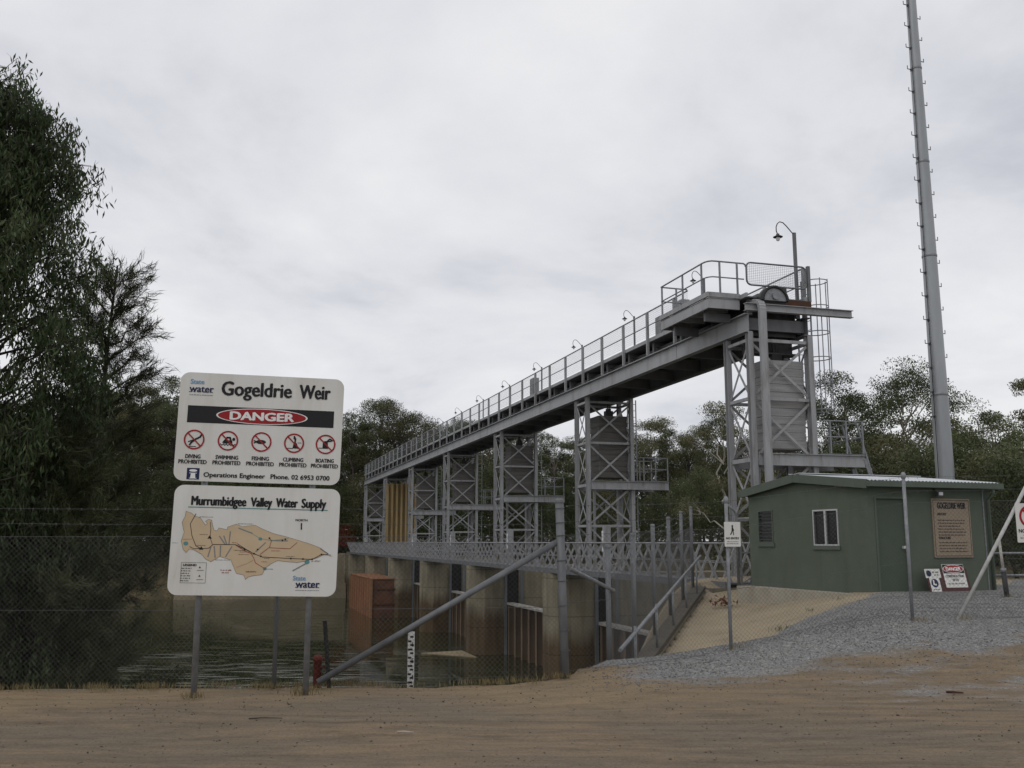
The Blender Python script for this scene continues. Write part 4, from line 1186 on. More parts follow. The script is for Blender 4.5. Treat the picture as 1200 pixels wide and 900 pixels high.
# ------------------------------------------------------------------ the two big sign boards on their posts
SGY = R(10.43)
sg = thing("sign_board", "white river warning sign with two rounded boards, danger bar and valley map on grey posts", "sign", (-2.861, 10.93, 0), SGY)
sg.rotation_euler = (0, R(1.15), SGY)
BW = 1.822
MW, MH = 1.812, 1.201
tb = MB(); board(tb, BW, 1.226, .105)
tbo = tb.build("top_board", M['sign'], sg, (-.964, 0, 2.254))
bb = MB(); board(bb, MW, MH, .105)
bbo = bb.build("map_board", M['sign'], sg, (-.937, 0, 1.009))
H1 = 1.226
def U(u): return u * BW
def V(v): return (1 - v) * H1
def icon_lines(mb, cx, cz, s_, pts, w_): line(mb, [(cx + x * s_, cz + z * s_) for x, z in pts], w_, -.006)
def black_ink(mb):
    put_text(mb, "Gogeldrie", U(.252), V(.198), U(.422), .155, bold=.0075)
    put_text(mb, "Weir", U(.726), V(.198), U(.188), .155, bold=.0075)
    rect(mb, U(.056), U(.945), V(.466), V(.308), -.002)
    names = ["DIVING", "SWIMMING", "FISHING", "CLIMBING", "BOATING"]
    for i, n_ in enumerate(names):
        cx = U((.107, .308, .509, .708, .902)[i])
        put_text(mb, n_, cx, V(.793), (.172, .262, .20, .24, .215)[i] * .93, .043, bold=.002, align='c')
        put_text(mb, "PROHIBITED", cx, V(.842), .30, .043, bold=.002, align='c')
    put_text(mb, "Operations Engineer", U(.178), V(.958), U(.365), .050, bold=.0025)
    put_text(mb, "Phone. 02 6953 0700", U(.578), V(.958), U(.358), .050, bold=.0025)
    # pictograms
    s_ = .1; w_ = .018
    c = (U(.107), V(.622))
    line(mb, [(c[0] + .075, c[1] + .055), (c[0] + .06, c[1] + .03), (c[0] + .015, c[1] + .005), (c[0] - .03, c[1] - .035), (c[0] - .045, c[1] - .06)], .02, -.003)
    line(mb, [(c[0] - .0, c[1] - .0), (c[0] - .06, c[1] - .025)], .012, -.003); line(mb, [(c[0] - .06, c[1] - .078), (c[0] + .02, c[1] - .078)], .008, -.003)
    c = (U(.308), V(.622))
    ell(mb, c[0] + .062, c[1] + .018, .016, .018, -.003)
    line(mb, [(c[0] - .05, c[1] - .02), (c[0] - .01, c[1] + .035), (c[0] + .02, c[1] + .035), (c[0] + .035, c[1] - .01)], .02, -.003)
    line(mb, [(c[0] - .03, c[1] - .015), (c[0] + .035, c[1] - .012)], .035, -.003)
    line(mb, [(c[0] - .08 + i * .016, c[1] - .045 + .008 * (-1) ** i) for i in range(11)], .009, -.003)
    c = (U(.509), V(.622))
    poly(mb, [(c[0] - .045 + .055 * math.cos(a) + .04, c[1] + .024 * math.sin(a)) for a in [2 * PI * i / 24 for i in range(24)]], -.003)
    line(mb, [(c[0] - .05, c[1]), (c[0] - .08, c[1] + .012)], .014, -.003); line(mb, [(c[0] - .05, c[1]), (c[0] - .08, c[1] - .012)], .014, -.003)
    c = (U(.708), V(.622))
    poly(mb, [(c[0] - .015, c[1] - .06), (c[0] + .05, c[1] - .06), (c[0] + .03, c[1] + .0), (c[0] - .005, c[1] + .0)], -.003)
    line(mb, [(c[0] + .01, c[1]), (c[0] + .012, c[1] + .05), (c[0] + .0, c[1] + .075)], .018, -.003); ell(mb, c[0] + .002, c[1] + .058, .013, .014, -.0032)
    line(mb, [(c[0] - .07, c[1] - .06), (c[0] - .015, c[1] - .06)], .008, -.003); line(mb, [(c[0] + .04, c[1] + .005), (c[0] + .08, c[1] + .005)], .006, -.003)
    c = (U(.902), V(.622))
    poly(mb, [(c[0] - .035, c[1] - .05), (c[0] + .03, c[1] - .05), (c[0] + .022, c[1] + .03), (c[0] - .03, c[1] + .03)], -.003)
    line(mb, [(c[0] + .02, c[1] + .04), (c[0] + .045, c[1] + .062), (c[0] + .075, c[1] + .045)], .016, -.003); line(mb, [(c[0] - .02, c[1] + .028), (c[0] + .06, c[1] + .038)], .016, -.003)
    line(mb, [(c[0] - .075, c[1] - .045), (c[0] - .04, c[1] - .045)], .008, -.003)
ink(tbo, "lettering", M['ink'], black_ink)
def red_ink(mb):
    ell(mb, U(.505), V(.387), U(.268), .082, -.0055)
    for i in range(5):
        c = (U((.107, .308, .509, .708, .902)[i]), V(.622))
        ring(mb, c[0], c[1], .095, .112, -.005)
        line(mb, [(c[0] - .071, c[1] + .071), (c[0] + .071, c[1] - .071)], .015, -.0055)
ink(tbo, "red_marks", M['ink_red'], red_ink)
def white_ink(mb):
    ell(mb, U(.505), V(.387), U(.278), .0905, -.004)
    put_text(mb, "DANGER", U(.505), V(.387) - .044, U(.385), .088, y=-.0065, bold=.0085, align='c')
ink(tbo, "white_marks", M['ink_white'], white_ink)
def navy(mb):
    put_text(mb, "water", U(.058), V(.182), U(.143), .078, bold=.003)
    for x_ in (.058, .085, .148, .19): rect(mb, U(x_) - .006, U(x_) + .016, V(.182) - .002, V(.182) + .005, -.0045)
    dashes(mb, U(.06), U(.2), V(.212), .009, -.004, 3)
    rect(mb, U(.078), U(.152), V(.985), V(.882), -.003)
ink(tbo, "navy_marks", M['ink_navy'], navy)
ink(tbo, "light_blue_marks", M['ink_blue'], lambda mb: put_text(mb, "State", U(.062), V(.105), U(.08), .05, bold=.0018))
def info(mb):
    ell(mb, U(.115), V(.905), .042, .014, -.005)
    poly(mb, [(U(.115) - .028, V(.975)), (U(.115) + .028, V(.975)), (U(.115) + .022, V(.926)), (U(.115) - .022, V(.926))], -.005)
    line(mb, [(U(.115) - .038, V(.928)), (U(.115) + .038, V(.928))], .006, -.0052); line(mb, [(U(.115) - .038, V(.975)), (U(.115) + .038, V(.975))], .006, -.0052)
ink(tbo, "info_mark", M['ink_white'], info)
# map board: coordinates read in a 980 x 655 layout
def mp_(x, y):
    xx = x - 115 + (y - 35) * .0300; yy = y - 35 - (x - 115) * .0265
    return (xx / 985 * MW, (1 - yy / 652) * MH)
def mpl(pts): return [mp_(*p) for p in pts]
TAN = [(185, 195), (215, 205), (240, 225), (268, 232), (300, 278), (312, 268), (300, 255), (318, 243), (336, 248), (342, 280), (352, 308), (368, 312), (380, 295), (405, 300), (428, 306), (430, 290), (480, 272), (515, 288), (545, 284), (592, 280), (640, 305), (700, 330), (780, 350), (850, 372), (900, 387), (950, 405), (985, 420), (1030, 455), (1000, 462), (960, 480), (900, 495), (850, 505), (790, 500), (730, 492), (690, 512), (660, 535), (640, 575), (590, 580), (560, 588), (545, 602), (533, 575), (490, 565), (470, 520), (455, 485), (390, 465), (340, 495), (310, 480), (285, 450), (240, 425), (215, 418), (195, 440), (178, 420), (165, 370), (180, 320), (165, 260), (182, 225)]
ink(bbo, "map_land", M['ink_tan'], lambda mb: poly(mb, mpl(TAN), -.002))
def mb_black(mb):
    z0 = mp_(215, 163)[1]
    # heading, word by word
    for wd_, xa, xb in (("Murrumbidgee", 215, 532), ("Valley", 562, 685), ("Water", 712, 838), ("Supply", 865, 1010)):
        a = mp_(xa, 163 + (xa - 215) * .026); b_ = mp_(xb, 163 + (xa - 215) * .026)
        put_text(mb, wd_, a[0], .982, b_[0] - a[0], .098, bold=.006)
    line(mb, mpl([(243, 210), (213, 270), (225, 340), (250, 400), (280, 417), (325, 415), (350, 393), (480, 395), (530, 420), (590, 450), (640, 470), (800, 480), (935, 487), (990, 458), (1045, 462)]), .0065, -.004)
    line(mb, mpl([(328, 260), (333, 300), (330, 350), (345, 392)]), .005, -.004); line(mb, mpl([(215, 405), (240, 418), (280, 415)]), .006, -.004)
    line(mb, mpl([(490, 390), (545, 425), (590, 450)]), .006, -.004)
    line(mb, mpl(TAN + TAN[:1]), .0024, -.0035)
    for p in ((328, 350), (282, 415)): poly(mb, mpl([(p[0] - 13, p[1] + 8), (p[0] + 13, p[1] + 8), (p[0], p[1] - 12)]), -.005)
    for p in ((590, 450), (630, 465), (610, 425), (678, 358), (755, 372), (772, 365), (808, 480), (880, 484), (935, 486), (990, 458), (535, 425)): ell(mb, *mp_(*p), .010, .010, -.005, 10)
    put_text(mb, "NORTH", *mp_(866, 256), .13, .022, y=-.004, bold=.0012, align='c')
    line(mb, mpl([(866, 270), (866, 305)]), .014, -.004)
    a = mp_(172, 497); b_ = mp_(312, 620)
    line(mb, [a, (b_[0], a[1]), b_, (a[0], b_[1]), a], .003, -.004)
    put_text(mb, "LEGEND", *mp_(182, 517), .14, .020, y=-.004, bold=.002)
    for i in range(6): dashes(mb, mp_(182, 0)[0] + .012, mp_(240 - (i % 3) * 5, 0)[0] + .012, mp_(182, 530 + i * 14.5)[1] - .008, .012, -.004, i)
    for i in range(2):
        poly(mb, mpl([(272, 532 + i * 50), (284, 532 + i * 50), (278, 520 + i * 50)]), -.004); line(mb, mpl([(262, 545 + i * 54), (300, 545 + i * 54)]), .004, -.004)
    for x, y, l_ in ((265, 230, 80), (490, 272, 90), (365, 486, 85), (800, 352, 0), (470, 430, 60), (500, 455, 60), (545, 556, 60), (270, 335, 45), (255, 400, 50), (690, 400, 0), (640, 505, 0), (780, 470, 50), (650, 480, 30), (955, 497, 30)):
        if l_: dashes(mb, *[mp_(x, y)[0], mp_(x + l_, y)[0]], mp_(x, y)[1], .0075, -.004, x)
ink(bbo, "lettering", M['ink'], mb_black)
def mb_red(mb):
    line(mb, mpl([(575, 452), (590, 478), (600, 505), (655, 538)]), .0055, -.0045); line(mb, mpl([(625, 455), (680, 412), (690, 372), (678, 358)]), .0055, -.0045)
    line(mb, mpl([(680, 415), (800, 422), (843, 385)]), .0055, -.0045); line(mb, mpl([(480, 397), (535, 432), (580, 452)]), .006, -.0046); line(mb, mpl([(175, 362), (228, 360)]), .0028, -.0045)
    line(mb, mpl([(490, 530), (545, 510), (585, 490)]), .0025, -.0045)
    for x, y, l_ in ((398, 548, 62), (405, 563, 40), (505, 440, 60), (460, 385, 28), (690, 435, 55), (930, 500, 50), (1040, 470, 15), (545, 560, 60), (635, 500, 35)): dashes(mb, mp_(x, y)[0], mp_(x + l_, y)[0], mp_(x, y)[1], .015 if y > 540 and x < 450 else .008, -.0045, x + 1)
ink(bbo, "map_red_lines", M['ink_dred'], mb_red)
def mb_grey(mb):
    for a, b_ in (((385, 345), (418, 392)), ((410, 343), (428, 392)), ((447, 318), (441, 392)), ((356, 405), (364, 470)), ((322, 465), (336, 412)), ((425, 465), (458, 408)), ((393, 402), (393, 460)), ((495, 297), (575, 328)), ((600, 438), (655, 385)), ((690, 372), (785, 375)), ((822, 553), (905, 508)), ((985, 425), (1030, 455))): line(mb, [mp_(*a), mp_(*b_)], .013, -.003)
ink(bbo, "map_grey_marks", M['ink_grey'], mb_grey)
def mb_teal(mb):
    for p, r_ in (((192, 386), .026), ((624, 362), .022), ((905, 502), .028), ((655, 540), .02)): ell(mb, *mp_(*p), r_, r_ * .85, -.0033, 14)
    line(mb, mpl([(500, 300), (570, 328), (625, 360), (690, 372), (790, 360)]), .004, -.0034); line(mb, [(mp_(198, 170)[0], .958), (mp_(1020, 195)[0], .958)], .010, -.003)
    dashes(mb, mp_(125, 0)[0], mp_(160, 0)[0], mp_(125, 384)[1], .008, -.003, 2); dashes(mb, mp_(680, 0)[0], mp_(720, 0)[0], mp_(690, 545)[1], .012, -.003, 4)
ink(bbo, "map_water_marks", M['ink_teal'], mb_teal)
def mb_navy(mb):
    a = mp_(840, 660); put_text(mb, "water", a[0], a[1] + .012, .26, .078, bold=.003)
    for x_ in (0, .05, .165, .24): rect(mb, a[0] + x_ - .004, a[0] + x_ + .018, a[1] + .010, a[1] + .017, -.0045)
    dashes(mb, a[0], a[0] + .26, a[1] - .022, .008, -.004, 9)
ink(bbo, "navy_marks", M['ink_navy'], mb_navy)
ink(bbo, "light_blue_marks", M['ink_blue'], lambda mb: put_text(mb, "State", mp_(836, 0)[0] + .012, mp_(836, 614)[1] + .006, .135, .05, bold=.0018))
# bolts, rails behind, posts
bl = MB()
for o_, w_, h_ in ((tbo, BW, 1.235),): pass
bolt = MB()
for x in (.09, 1.73):
    for z in (.09, 1.14): bolt.lathe([(0, -.004), (.008, -.003), (.009, 0)], 8, Matrix.Translation((x, 0, z)) @ Matrix.Rotation(PI / 2, 4, 'X'))
bolt.build("bolt_heads", M['galv'], tbo)
rl_ = MB()
for z in (1.2, 2.05, 2.5, 3.3): rl_.span(-.85, .85, .0135, .045, z, z + .06)
rl_.build("back_rail", M['galv_dk'], sg)
pm_ = MB().tube([(0, .08, -.25), (0, .08, 3.4)], .035, 10).mesh("post", M['galv'])
for x_ in (-.56, .63):
    o = link("post", pm_, sg, (x_ - .03, 0, 0)); o.rotation_euler = (0, R(-1.15), 0)

# ------------------------------------------------------------------ fences of chain-link
def chain_link(mb, A, B, hz, r_=.0014, s_=.062):
    """woven wire between two ground points, hz = (bottom, top) above them"""
    A = Vector(A); B = Vector(B)
    Ln = (Vector((B.x, B.y, 0)) - Vector((A.x, A.y, 0))).length
    dirv = Vector((B.x - A.x, B.y - A.y, 0)).normalized(); nrm = Vector((-dirv.y, dirv.x, 0))
    Hh = hz[1] - hz[0]
    n = int((Ln + Hh) / s_)
    def pt(x, z, o_): 
        q = A + dirv * x; q.z = A.z + (B.z - A.z) * x / Ln + hz[0] + z
        return q + nrm * o_
    for sg_ in (1, -1):
        for i in range(-int(Hh / s_) - 1, n + 1):
            x0 = i * s_; za, zb_ = 0, Hh
            # line x = x0 + z (or mirrored), clip to 0..Ln
            lo_, hi_ = max(0, -x0), min(Hh, Ln - x0)
            if hi_ - lo_ < .02: continue
            a_ = (x0 + lo_, lo_); b_ = (x0 + hi_, hi_)
            if sg_ < 0: a_ = (Ln - a_[0], a_[1]); b_ = (Ln - b_[0], b_[1])
            p = pt(*a_, sg_ * .0022); q = pt(*b_, sg_ * .0022)
            d = (q - p).normalized(); e1 = nrm * r_; e2 = d.cross(nrm) * r_
            mb.add([p + e1, p - e1 * .5 + e2 * .87, p - e1 * .5 - e2 * .87, q + e1, q - e1 * .5 + e2 * .87, q - e1 * .5 - e2 * .87], [(0, 3, 4, 1), (1, 4, 5, 2), (2, 5, 3, 0)])
def wire(mb, A, B, z, r_=.002, sag=.0):
    a = Vector(A) + Vector((0, 0, z)); b = Vector(B) + Vector((0, 0, z))
    m_ = (a + b) / 2 - Vector((0, 0, sag))
    mb.tube([a, m_, b], r_, 4, False)
def barbed(mb, A, B, z):
    wire(mb, A, B, z, .0018, .015)
    A = Vector(A); B = Vector(B); n = int((B - A).length / .14)
    for i in range(n):
        p = A + (B - A) * (i + .5) / n; p.z += z - .012
        mb.bar(p + Vector((0, -.01, -.015)), p + Vector((0, .01, .015)), .003); mb.bar(p + Vector((.01, .01, -.015)), p + Vector((-.01, -.01, .015)), .003)
BP = Vector((.66, 12.32, 0))
fa_ = thing("chain_link_fence", "chain-link fence with barbed top wires running behind the big sign to the left", "fence", BP)
Lf = [Vector((-16.2, 11.55, 0)) - BP, Vector((-9.9, 11.7, 0)) - BP, Vector((-6.55, 11.7, 0)) - BP, Vector((-2.79, 11.75, 0)) - BP, Vector((0, 0, 0))]
mb = MB(); wb = MB()
for a, b in zip(Lf[:-1], Lf[1:]):
    chain_link(mb, a, b, (-.14, 1.66))
    for z in (.8, 1.66): wire(wb, a, b, z, .0026)
    for z in (1.82, 2.0): barbed(wb, a, b, z)
mb.build("wire_mesh", M['wire'], fa_); wb.build("strained_wires", M['wire'], fa_)
for p in Lf[1:-1]:
    MB().tube([(0, 0, -.3), (0, 0, 2.04)], .025, 10).lathe([(.03, 2.03), (.028, 2.06), (0, 2.07)], 10).build("post", M['galv_dk'], fa_, p)
cp = MB().tube([(0, 0, -.4), (-.06, 0, 2.09)], .054, 14).lathe([(.058, 2.085), (.06, 2.12), (.03, 2.14), (0, 2.14)], 14, Matrix.Translation((-.06, 0, 0))).build("corner_post", M['galv_dk'], fa_)
tw_ = MB()
for z in (.25, .5, .8, 1.1, 1.35, 1.66, 1.82, 2.0): tw_.tube([(.064 * math.cos(a) - z * .0287, .064 * math.sin(a), z + .004 * a) for a in [i * .7 for i in range(14)]], .004, 4, False)
tw_.build("tie_wire", M['wire'], cp)
MB().tube([(-.05, .02, 1.62), (-2.93, -.62, -.02)], .039, 12).build("brace", M['galv_dk'], fa_)

fb_ = thing("chain_link_fence", "chain-link fence on tall posts crossing the gravel in front of the green shed", "fence", BP)
Rp = [(0, 0, 0), (2.95 - BP.x, 13.42 - BP.y, .10), (5.62 - BP.x, 13.92 - BP.y, .47), (7.60 - BP.x, 14.15 - BP.y, .52), (10.6 - BP.x, 14.6 - BP.y, .52), (15 - BP.x, 15.4 - BP.y, .52)]
mb = MB(); wb = MB()
for a, b in zip(Rp[:-1], Rp[1:]):
    a = Vector(a); b = Vector(b)
    chain_link(mb, a, b, (.03, 1.68))
    for z in (.03, .85, 1.68): wire(wb, a, b, z, .0026)
    for z in (1.85, 2.05): barbed(wb, a, b, z)
mb.build("wire_mesh", M['wire'], fb_); wb.build("strained_wires", M['wire'], fb_)
ps = MB().tube([(0, 0, -.3), (0, 0, 2.08)], .024, 10).lathe([(.024, 2.02), (.036, 2.04), (.036, 2.09), (.015, 2.12), (0, 2.12)], 10).mesh("post", M['galv'])
for p in Rp[1:]: link("post", ps, fb_, p)
MB().tube([(6.27 - BP.x, 14.0 - BP.y, .48), (7.56 - BP.x, 14.14 - BP.y, 2.52)], .026, 10).build("brace", pmat('pale_pipe', (.52, .52, .50), (.38, .38, .37), 9, .5), fb_)

# fence on the wing wall with its pale handrail
fw = thing("chain_link_fence", "chain-link fence stepping along the concrete wing wall towards the weir", "fence", (1.65, 16.0, -.8))
ofs = Vector((1.65, 16.0, -.8))
def wallpt(Y):
    t = (Y - 18.2) / 10
    return Vector((2.35 + .295 * (Y - 18.2) - .14, Y, -.66 + .86 * max(t, -.25))) - ofs
Ys = [16.0, 18.4, 20.9, 23.4, 25.9, 28.3]
pts_ = [wallpt(y) for y in Ys]
mb = MB(); wb = MB()
for a, b in zip(pts_[:-1], pts_[1:]):
    chain_link(mb, a, b, (.12, 1.85), .0017, .075)
    for z in (.12, 1.0, 1.85): wire(wb, a, b, z, .003)
    for z in (2.0, 2.15, 2.3): barbed(wb, a, b, z)
wb.tube([pts_[0] + Vector((0, 0, 2.0)), BP - ofs + Vector((0, 0, 1.95))], .003, 4, False)
mb.build("wire_mesh", M['wire'], fw); wb.build("strained_wires", M['wire'], fw)
pw = MB().tube([(0, 0, 0), (0, 0, 2.36)], .045, 10).lathe([(.05, 2.35), (.05, 2.4), (0, 2.41)], 10).mesh("post", M['galv_dk'])
for p in pts_: link("post", pw, fw, p)
MB().tube([Vector((.0, .0, 1.62)), BP - ofs + Vector((.06, .05, 1.27))], .03, 8).build("brace", M['galv'], fw)
hd = MB()
h0_, h1_ = wallpt(15.6) + Vector((.25, 0, .80)), wallpt(28.2) + Vector((.25, 0, 1.0))
hd.tube([h0_, h1_], .034, 8)
hd.build("handrail", M['galv'], fw)
for y in (17, 19.5, 22, 24.5, 27):
    p = wallpt(y) + Vector((.25, 0, .08)); MB().tube([p, p + Vector((0, 0, .86))], .026, 8).build("stanchion", M['galv'], fw)
# gate into the footbridge, bent-top posts and panels beside the shed
fg = thing("security_fence", "tall wire security fence with bent post tops closing the footbridge beside the shed", "fence", W(14.0, 24.9, .3), WA)
mb = MB(); wb = MB()
for a, b in (((0, 0, 0), (1.6, 0, 0)), ((1.6, 0, 0), (4.2, .2, .1))):
    chain_link(mb, a, b, (.05, 2.0), .002, .085)
    for z in (.05, 1.0, 2.0): wire(wb, a, b, z, .004)
    for z in (2.15, 2.3, 2.45): barbed(wb, a, b, z)
mb.build("wire_mesh", M['wire'], fg); wb.build("strained_wires", M['wire'], fg)
bp_ = MB().tube([(0, 0, 0), (0, 0, 2.05), (-.04, 0, 2.16), (-.42, 0, 2.46)], .04, 8).mesh("post", M['galv'])
for p in ((0, 0, 0), (1.6, 0, 0), (4.2, .2, .1)): link("post", bp_, fg, p)
gt = MB()
for x in (.08, 1.52): gt.bar((x, -.03, .08), (x, -.03, 1.95), .05)
for z in (.1, 1.0, 1.93): gt.bar((.11, -.03, z), (1.49, -.03, z), .05)
gt.bar((.11, -.03, .14), (1.49, -.03, .96), .035); 
gt.build("gate_frame", M['galv'], fg)

# pipe rail behind the marker on the right
prl = thing("pipe_rail", "low grey pipe rail beyond the right end of the shed", "rail", (11.7, 24.2, .5))
for z in (.28, .82): MB().tube([(-.2, 0, z), (4.6, .9, z)], .03, 8).build("rail", M['galv'], prl)
pp = MB().tube([(0, 0, -.2), (0, 0, .86)], .035, 8).mesh("post", M['galv'])
for i in range(3): link("post", pp, prl, (i * 2.2, i * .43, 0))

# ------------------------------------------------------------------ signs on fence and shed
ns = thing("no_entry_sign", "small white no entry plate wired to the fence post left of the shed", "sign", (2.90, 13.36, 1.535), R(11))
mb = MB(); board(mb, .235, .335, .012, .003); mb.build("plate", M['sign'], ns)
def f_(mb):
    put_text(mb, "NO ENTRY", .118, .10, .19, .026, y=-.002, bold=.0018, align='c')
    dashes(mb, .04, .2, .062, .011, -.002, 5); dashes(mb, .03, .205, .035, .011, -.002, 6)
    ell(mb, .118, .278, .013, .015, -.002, 14)
    poly(mb, [(.108, .262), (.128, .262), (.142, .222), (.128, .20), (.106, .225)], -.002)
    line(mb, [(.113, .215), (.105, .185), (.088, .165)], .014, -.002); line(mb, [(.126, .21), (.132, .185), (.134, .16)], .012, -.002)
ink(ns, "lettering", M['ink'], f_)
ps_ = thing("prohibition_sign", "white sign with red prohibition circle on the fence at the far right", "sign", (7.26, 14.06, 1.59), R(9))
mb = MB(); board(mb, .43, .56, .015, .003); mb.build("plate", M['sign'], ps_)
ink(ps_, "red_marks", M['ink_red'], lambda mb: (ring(mb, .215, .37, .125, .16, -.002), line(mb, [(.11, .475), (.32, .265)], .03, -.0025)))
ink(ps_, "lettering", M['ink'], lambda mb: (put_text(mb, "NO ENTRY", .03, .14, .37, .05, y=-.002, bold=.003), dashes(mb, .1, .34, .095, .022, -.002, 4), dashes(mb, .05, .38, .055, .022, -.002, 8)))

nbd = thing("notice_board", "tan framed notice board with black heading fixed to the shed wall", "notice board", shed.matrix_basis @ Vector((1.74, -.03, .80)), SA)
nbd.location = Vector((7.84, 21.5, .45)) + Matrix.Rotation(SA, 3, 'Z') @ Vector((1.74, -.035, .80))
BWn, BHn = 1.08, 1.32
mb = MB(); board(mb, BWn, BHn, .01, .03); mb.build("board", M['brown_board'], nbd)
def f2(mb):
    put_text(mb, "GOGELDRIE WEIR", BWn / 2 + .01, BHn - .225, .80, .135, y=-.003, bold=.008, align='c')
    put_text(mb, "HISTORY", .14, BHn - .375, .25, .052, y=-.003, bold=.004)
    for i in range(6): dashes(mb, .14 + (.02 if i == 2 else 0), .92 - (.16 if i == 2 else .03 * (i % 2)), BHn - .50 - i * .066, .03, -.003, 20 + i)
    put_text(mb, "STRUCTURE", .14, BHn - .91, .33, .052, y=-.003, bold=.004)
    for i in range(4): dashes(mb, .14, .95 - .03 * (i % 3), BHn - 1.0 - i * .066, .03, -.003, 40 + i)
    for a, b_ in (((.035, .035), (BWn - .035, .035)), ((BWn - .035, .035), (BWn - .035, BHn - .035)), ((BWn - .035, BHn - .035), (.035, BHn - .035)), ((.035, BHn - .035), (.035, .035))): line(mb, [a, b_], .012, -.003)
ink(nbd, "lettering", M['ink'], f2)

# site signs leaning against the foot of the shed wall
ls = thing("site_sign", "maroon panel with red danger construction and blue mandatory plates leaning on the shed", "sign", (0, 0, 0), SA)
ls.location = Vector((7.84, 21.5, .45)) + Matrix.Rotation(SA, 3, 'Z') @ Vector((1.26, -.36, .015))
ls.rotation_euler = (R(-14), 0, SA)
MB().span(0, 1.14, 0, .012, 0, .56).build("panel", M['maroon'], ls)
mb = MB(); board(mb, .42, .20, .012, .003); p1 = mb.build("plate", M['sign'], ls, (-.03, -.004, .36))
ink(p1, "blue_marks", M['ink_navy'], lambda mb: ell(mb, .1, .10, .07, .07, -.002, 20)); ink(p1, "lettering", M['ink'], lambda mb: (dashes(mb, .2, .39, .11, .04, -.002, 3), dashes(mb, .24, .36, .05, .035, -.002, 4), ring(mb, .1, .1, .02, .035, -.003, 14)))
mb = MB(); board(mb, .27, .35, .012, .003); p2 = mb.build("plate", M['sign'], ls, (.05, -.004, .02))
ink(p2, "blue_marks", M['ink_navy'], lambda mb: ell(mb, .125, .225, .095, .095, -.002, 24)); ink(p2, "white_marks", M['ink_white'], lambda mb: (line(mb, [(.10, .28), (.095, .2), (.15, .19)], .035, -.003),)); ink(p2, "lettering", M['ink'], lambda mb: dashes(mb, .05, .22, .07, .03, -.002, 4))
mb = MB(); board(mb, .60, .52, .012, .003); p3 = mb.build("plate", M['sign'], ls, (.47, -.004, .14))
ink(p3, "black_band", M['ink'], lambda mb: rect(mb, .01, .59, .315, .51, -.002)); ink(p3, "red_marks", M['ink_red'], lambda mb: ell(mb, .3, .413, .27, .082, -.004, 30))
ink(p3, "white_marks", M['ink_white'], lambda mb: (ell(mb, .3, .413, .285, .092, -.003, 30), put_text(mb, "DANGER", .3, .375, .40, .075, y=-.005, bold=.006, align='c')))
ink(p3, "lettering", M['ink'], lambda mb: (put_text(mb, "CONSTRUCTION", .3, .225, .50, .055, y=-.002, bold=.003, align='c'), put_text(mb, "SITE", .3, .145, .17, .05, y=-.002, bold=.003, align='c'), dashes(mb, .08, .52, .07, .035, -.002, 7)))

# ------------------------------------------------------------------ mast
mh = 29.0
pl = thing("mast", "tall tapering galvanised mast with climbing pegs rising behind the shed", "mast", (15.2, 34.0, gz(15.2, 34)))
def prad(z): return .335 - .0073 * z
prof = [(prad(z), z) for z in np.linspace(-.3, mh, 30)]
MB().lathe(prof + [(0, mh)], 24).build("shaft", pmat('galvanised_mast', (.36, .375, .385), (.27, .282, .29), 1.2, .42, .55, .05, 40, (1, 1, .25), spec=.35), pl)
for z in (6.2, 11.3, 14.9, 18.6, 22.5): MB().lathe([(prad(z), z - .02), (prad(z) + .014, z), (prad(z) + .014, z + .07), (prad(z), z + .09)], 24).build("joint_band", M['galv'], pl)
pg = MB().tube([(0, 0, 0), (.22, 0, 0), (.22, 0, .13)], .017, 6).box((.0, 0, 0), (.05, .09, .09)).mesh("climbing_peg", M['galv_dk'])
i = 0; z = 5.0
while z < 26:
    for s_ in (1, -1):
        zz = z + (0 if s_ > 0 else .44)
        o = link("climbing_peg", pg, pl, (0, 0, 0)); a = R(23) + (0 if s_ > 0 else PI)
        o.location = (prad(zz) * math.cos(a), prad(zz) * math.sin(a), zz); o.rotation_euler = (0, 0, a)
    z += .875
MB().tube([(-.33, -.18, 0.1), (-.22, -.15, 14), (-.15, -.12, 26)], .012, 5).build("cable", M['black'], pl)

# ------------------------------------------------------------------ small posts on the bank
sp_ = thing("star_picket", "dark steel picket leaning behind the fence right of the map sign", "picket", (-2.17, 11.9, -.15), R(20))
sp_.rotation_euler = (0, R(-5.5), 0)
mb = MB()
for k in range(3):
    a = k * 2 * PI / 3 + .4
    mb.bar((.013 * math.cos(a), .013 * math.sin(a), -.3), (.013 * math.cos(a), .013 * math.sin(a), .82), .03, .008, (-math.sin(a), math.cos(a), 0))
mb.build("shaft", M['black'], sp_)
hp = thing("standpipe", "short rusty red standpipe between sign post and dark picket", "standpipe", (-2.33, 11.98, -.08))
MB().lathe([(.05, -.2), (.05, .27), (.062, .275), (.062, .31), (.03, .34), (0, .345)], 12).build("pipe", pmat('rusty_red_paint', (.17, .03, .02), (.11, .025, .018), 8, .7), hp)
MB().lathe([(.02, 0), (.02, .07), (.032, .07), (.032, .1), (0, .1)], 10, Matrix.Translation((.04, -.02, .2)) @ Matrix.Rotation(PI / 2, 4, 'Y')).build("outlet", M['rust_dk'], hp)
gs = thing("gauge_staff", "white water level staff with black markings standing at the bank edge", "gauge staff", (-1.27, 12.55, -.30))
MB().span(-.042, .042, -.008, .008, -.3, .78).build("board", M['white'], gs)
def f3(mb):
    for i in range(20):
        z = -.25 + i * .05
        if i % 2 == 0: rect(mb, -.038, .004 if i % 4 else .02, z, z + .025, -.0095)
        else: rect(mb, -.012, .03, z + .006, z + .03, -.0095)
    for i in range(5): put_text(mb, str(i + 2), .008, -.2 + i * .2, .026, .055, y=-.0105, bold=.002)
ink(gs, "markings", M['ink'], f3)
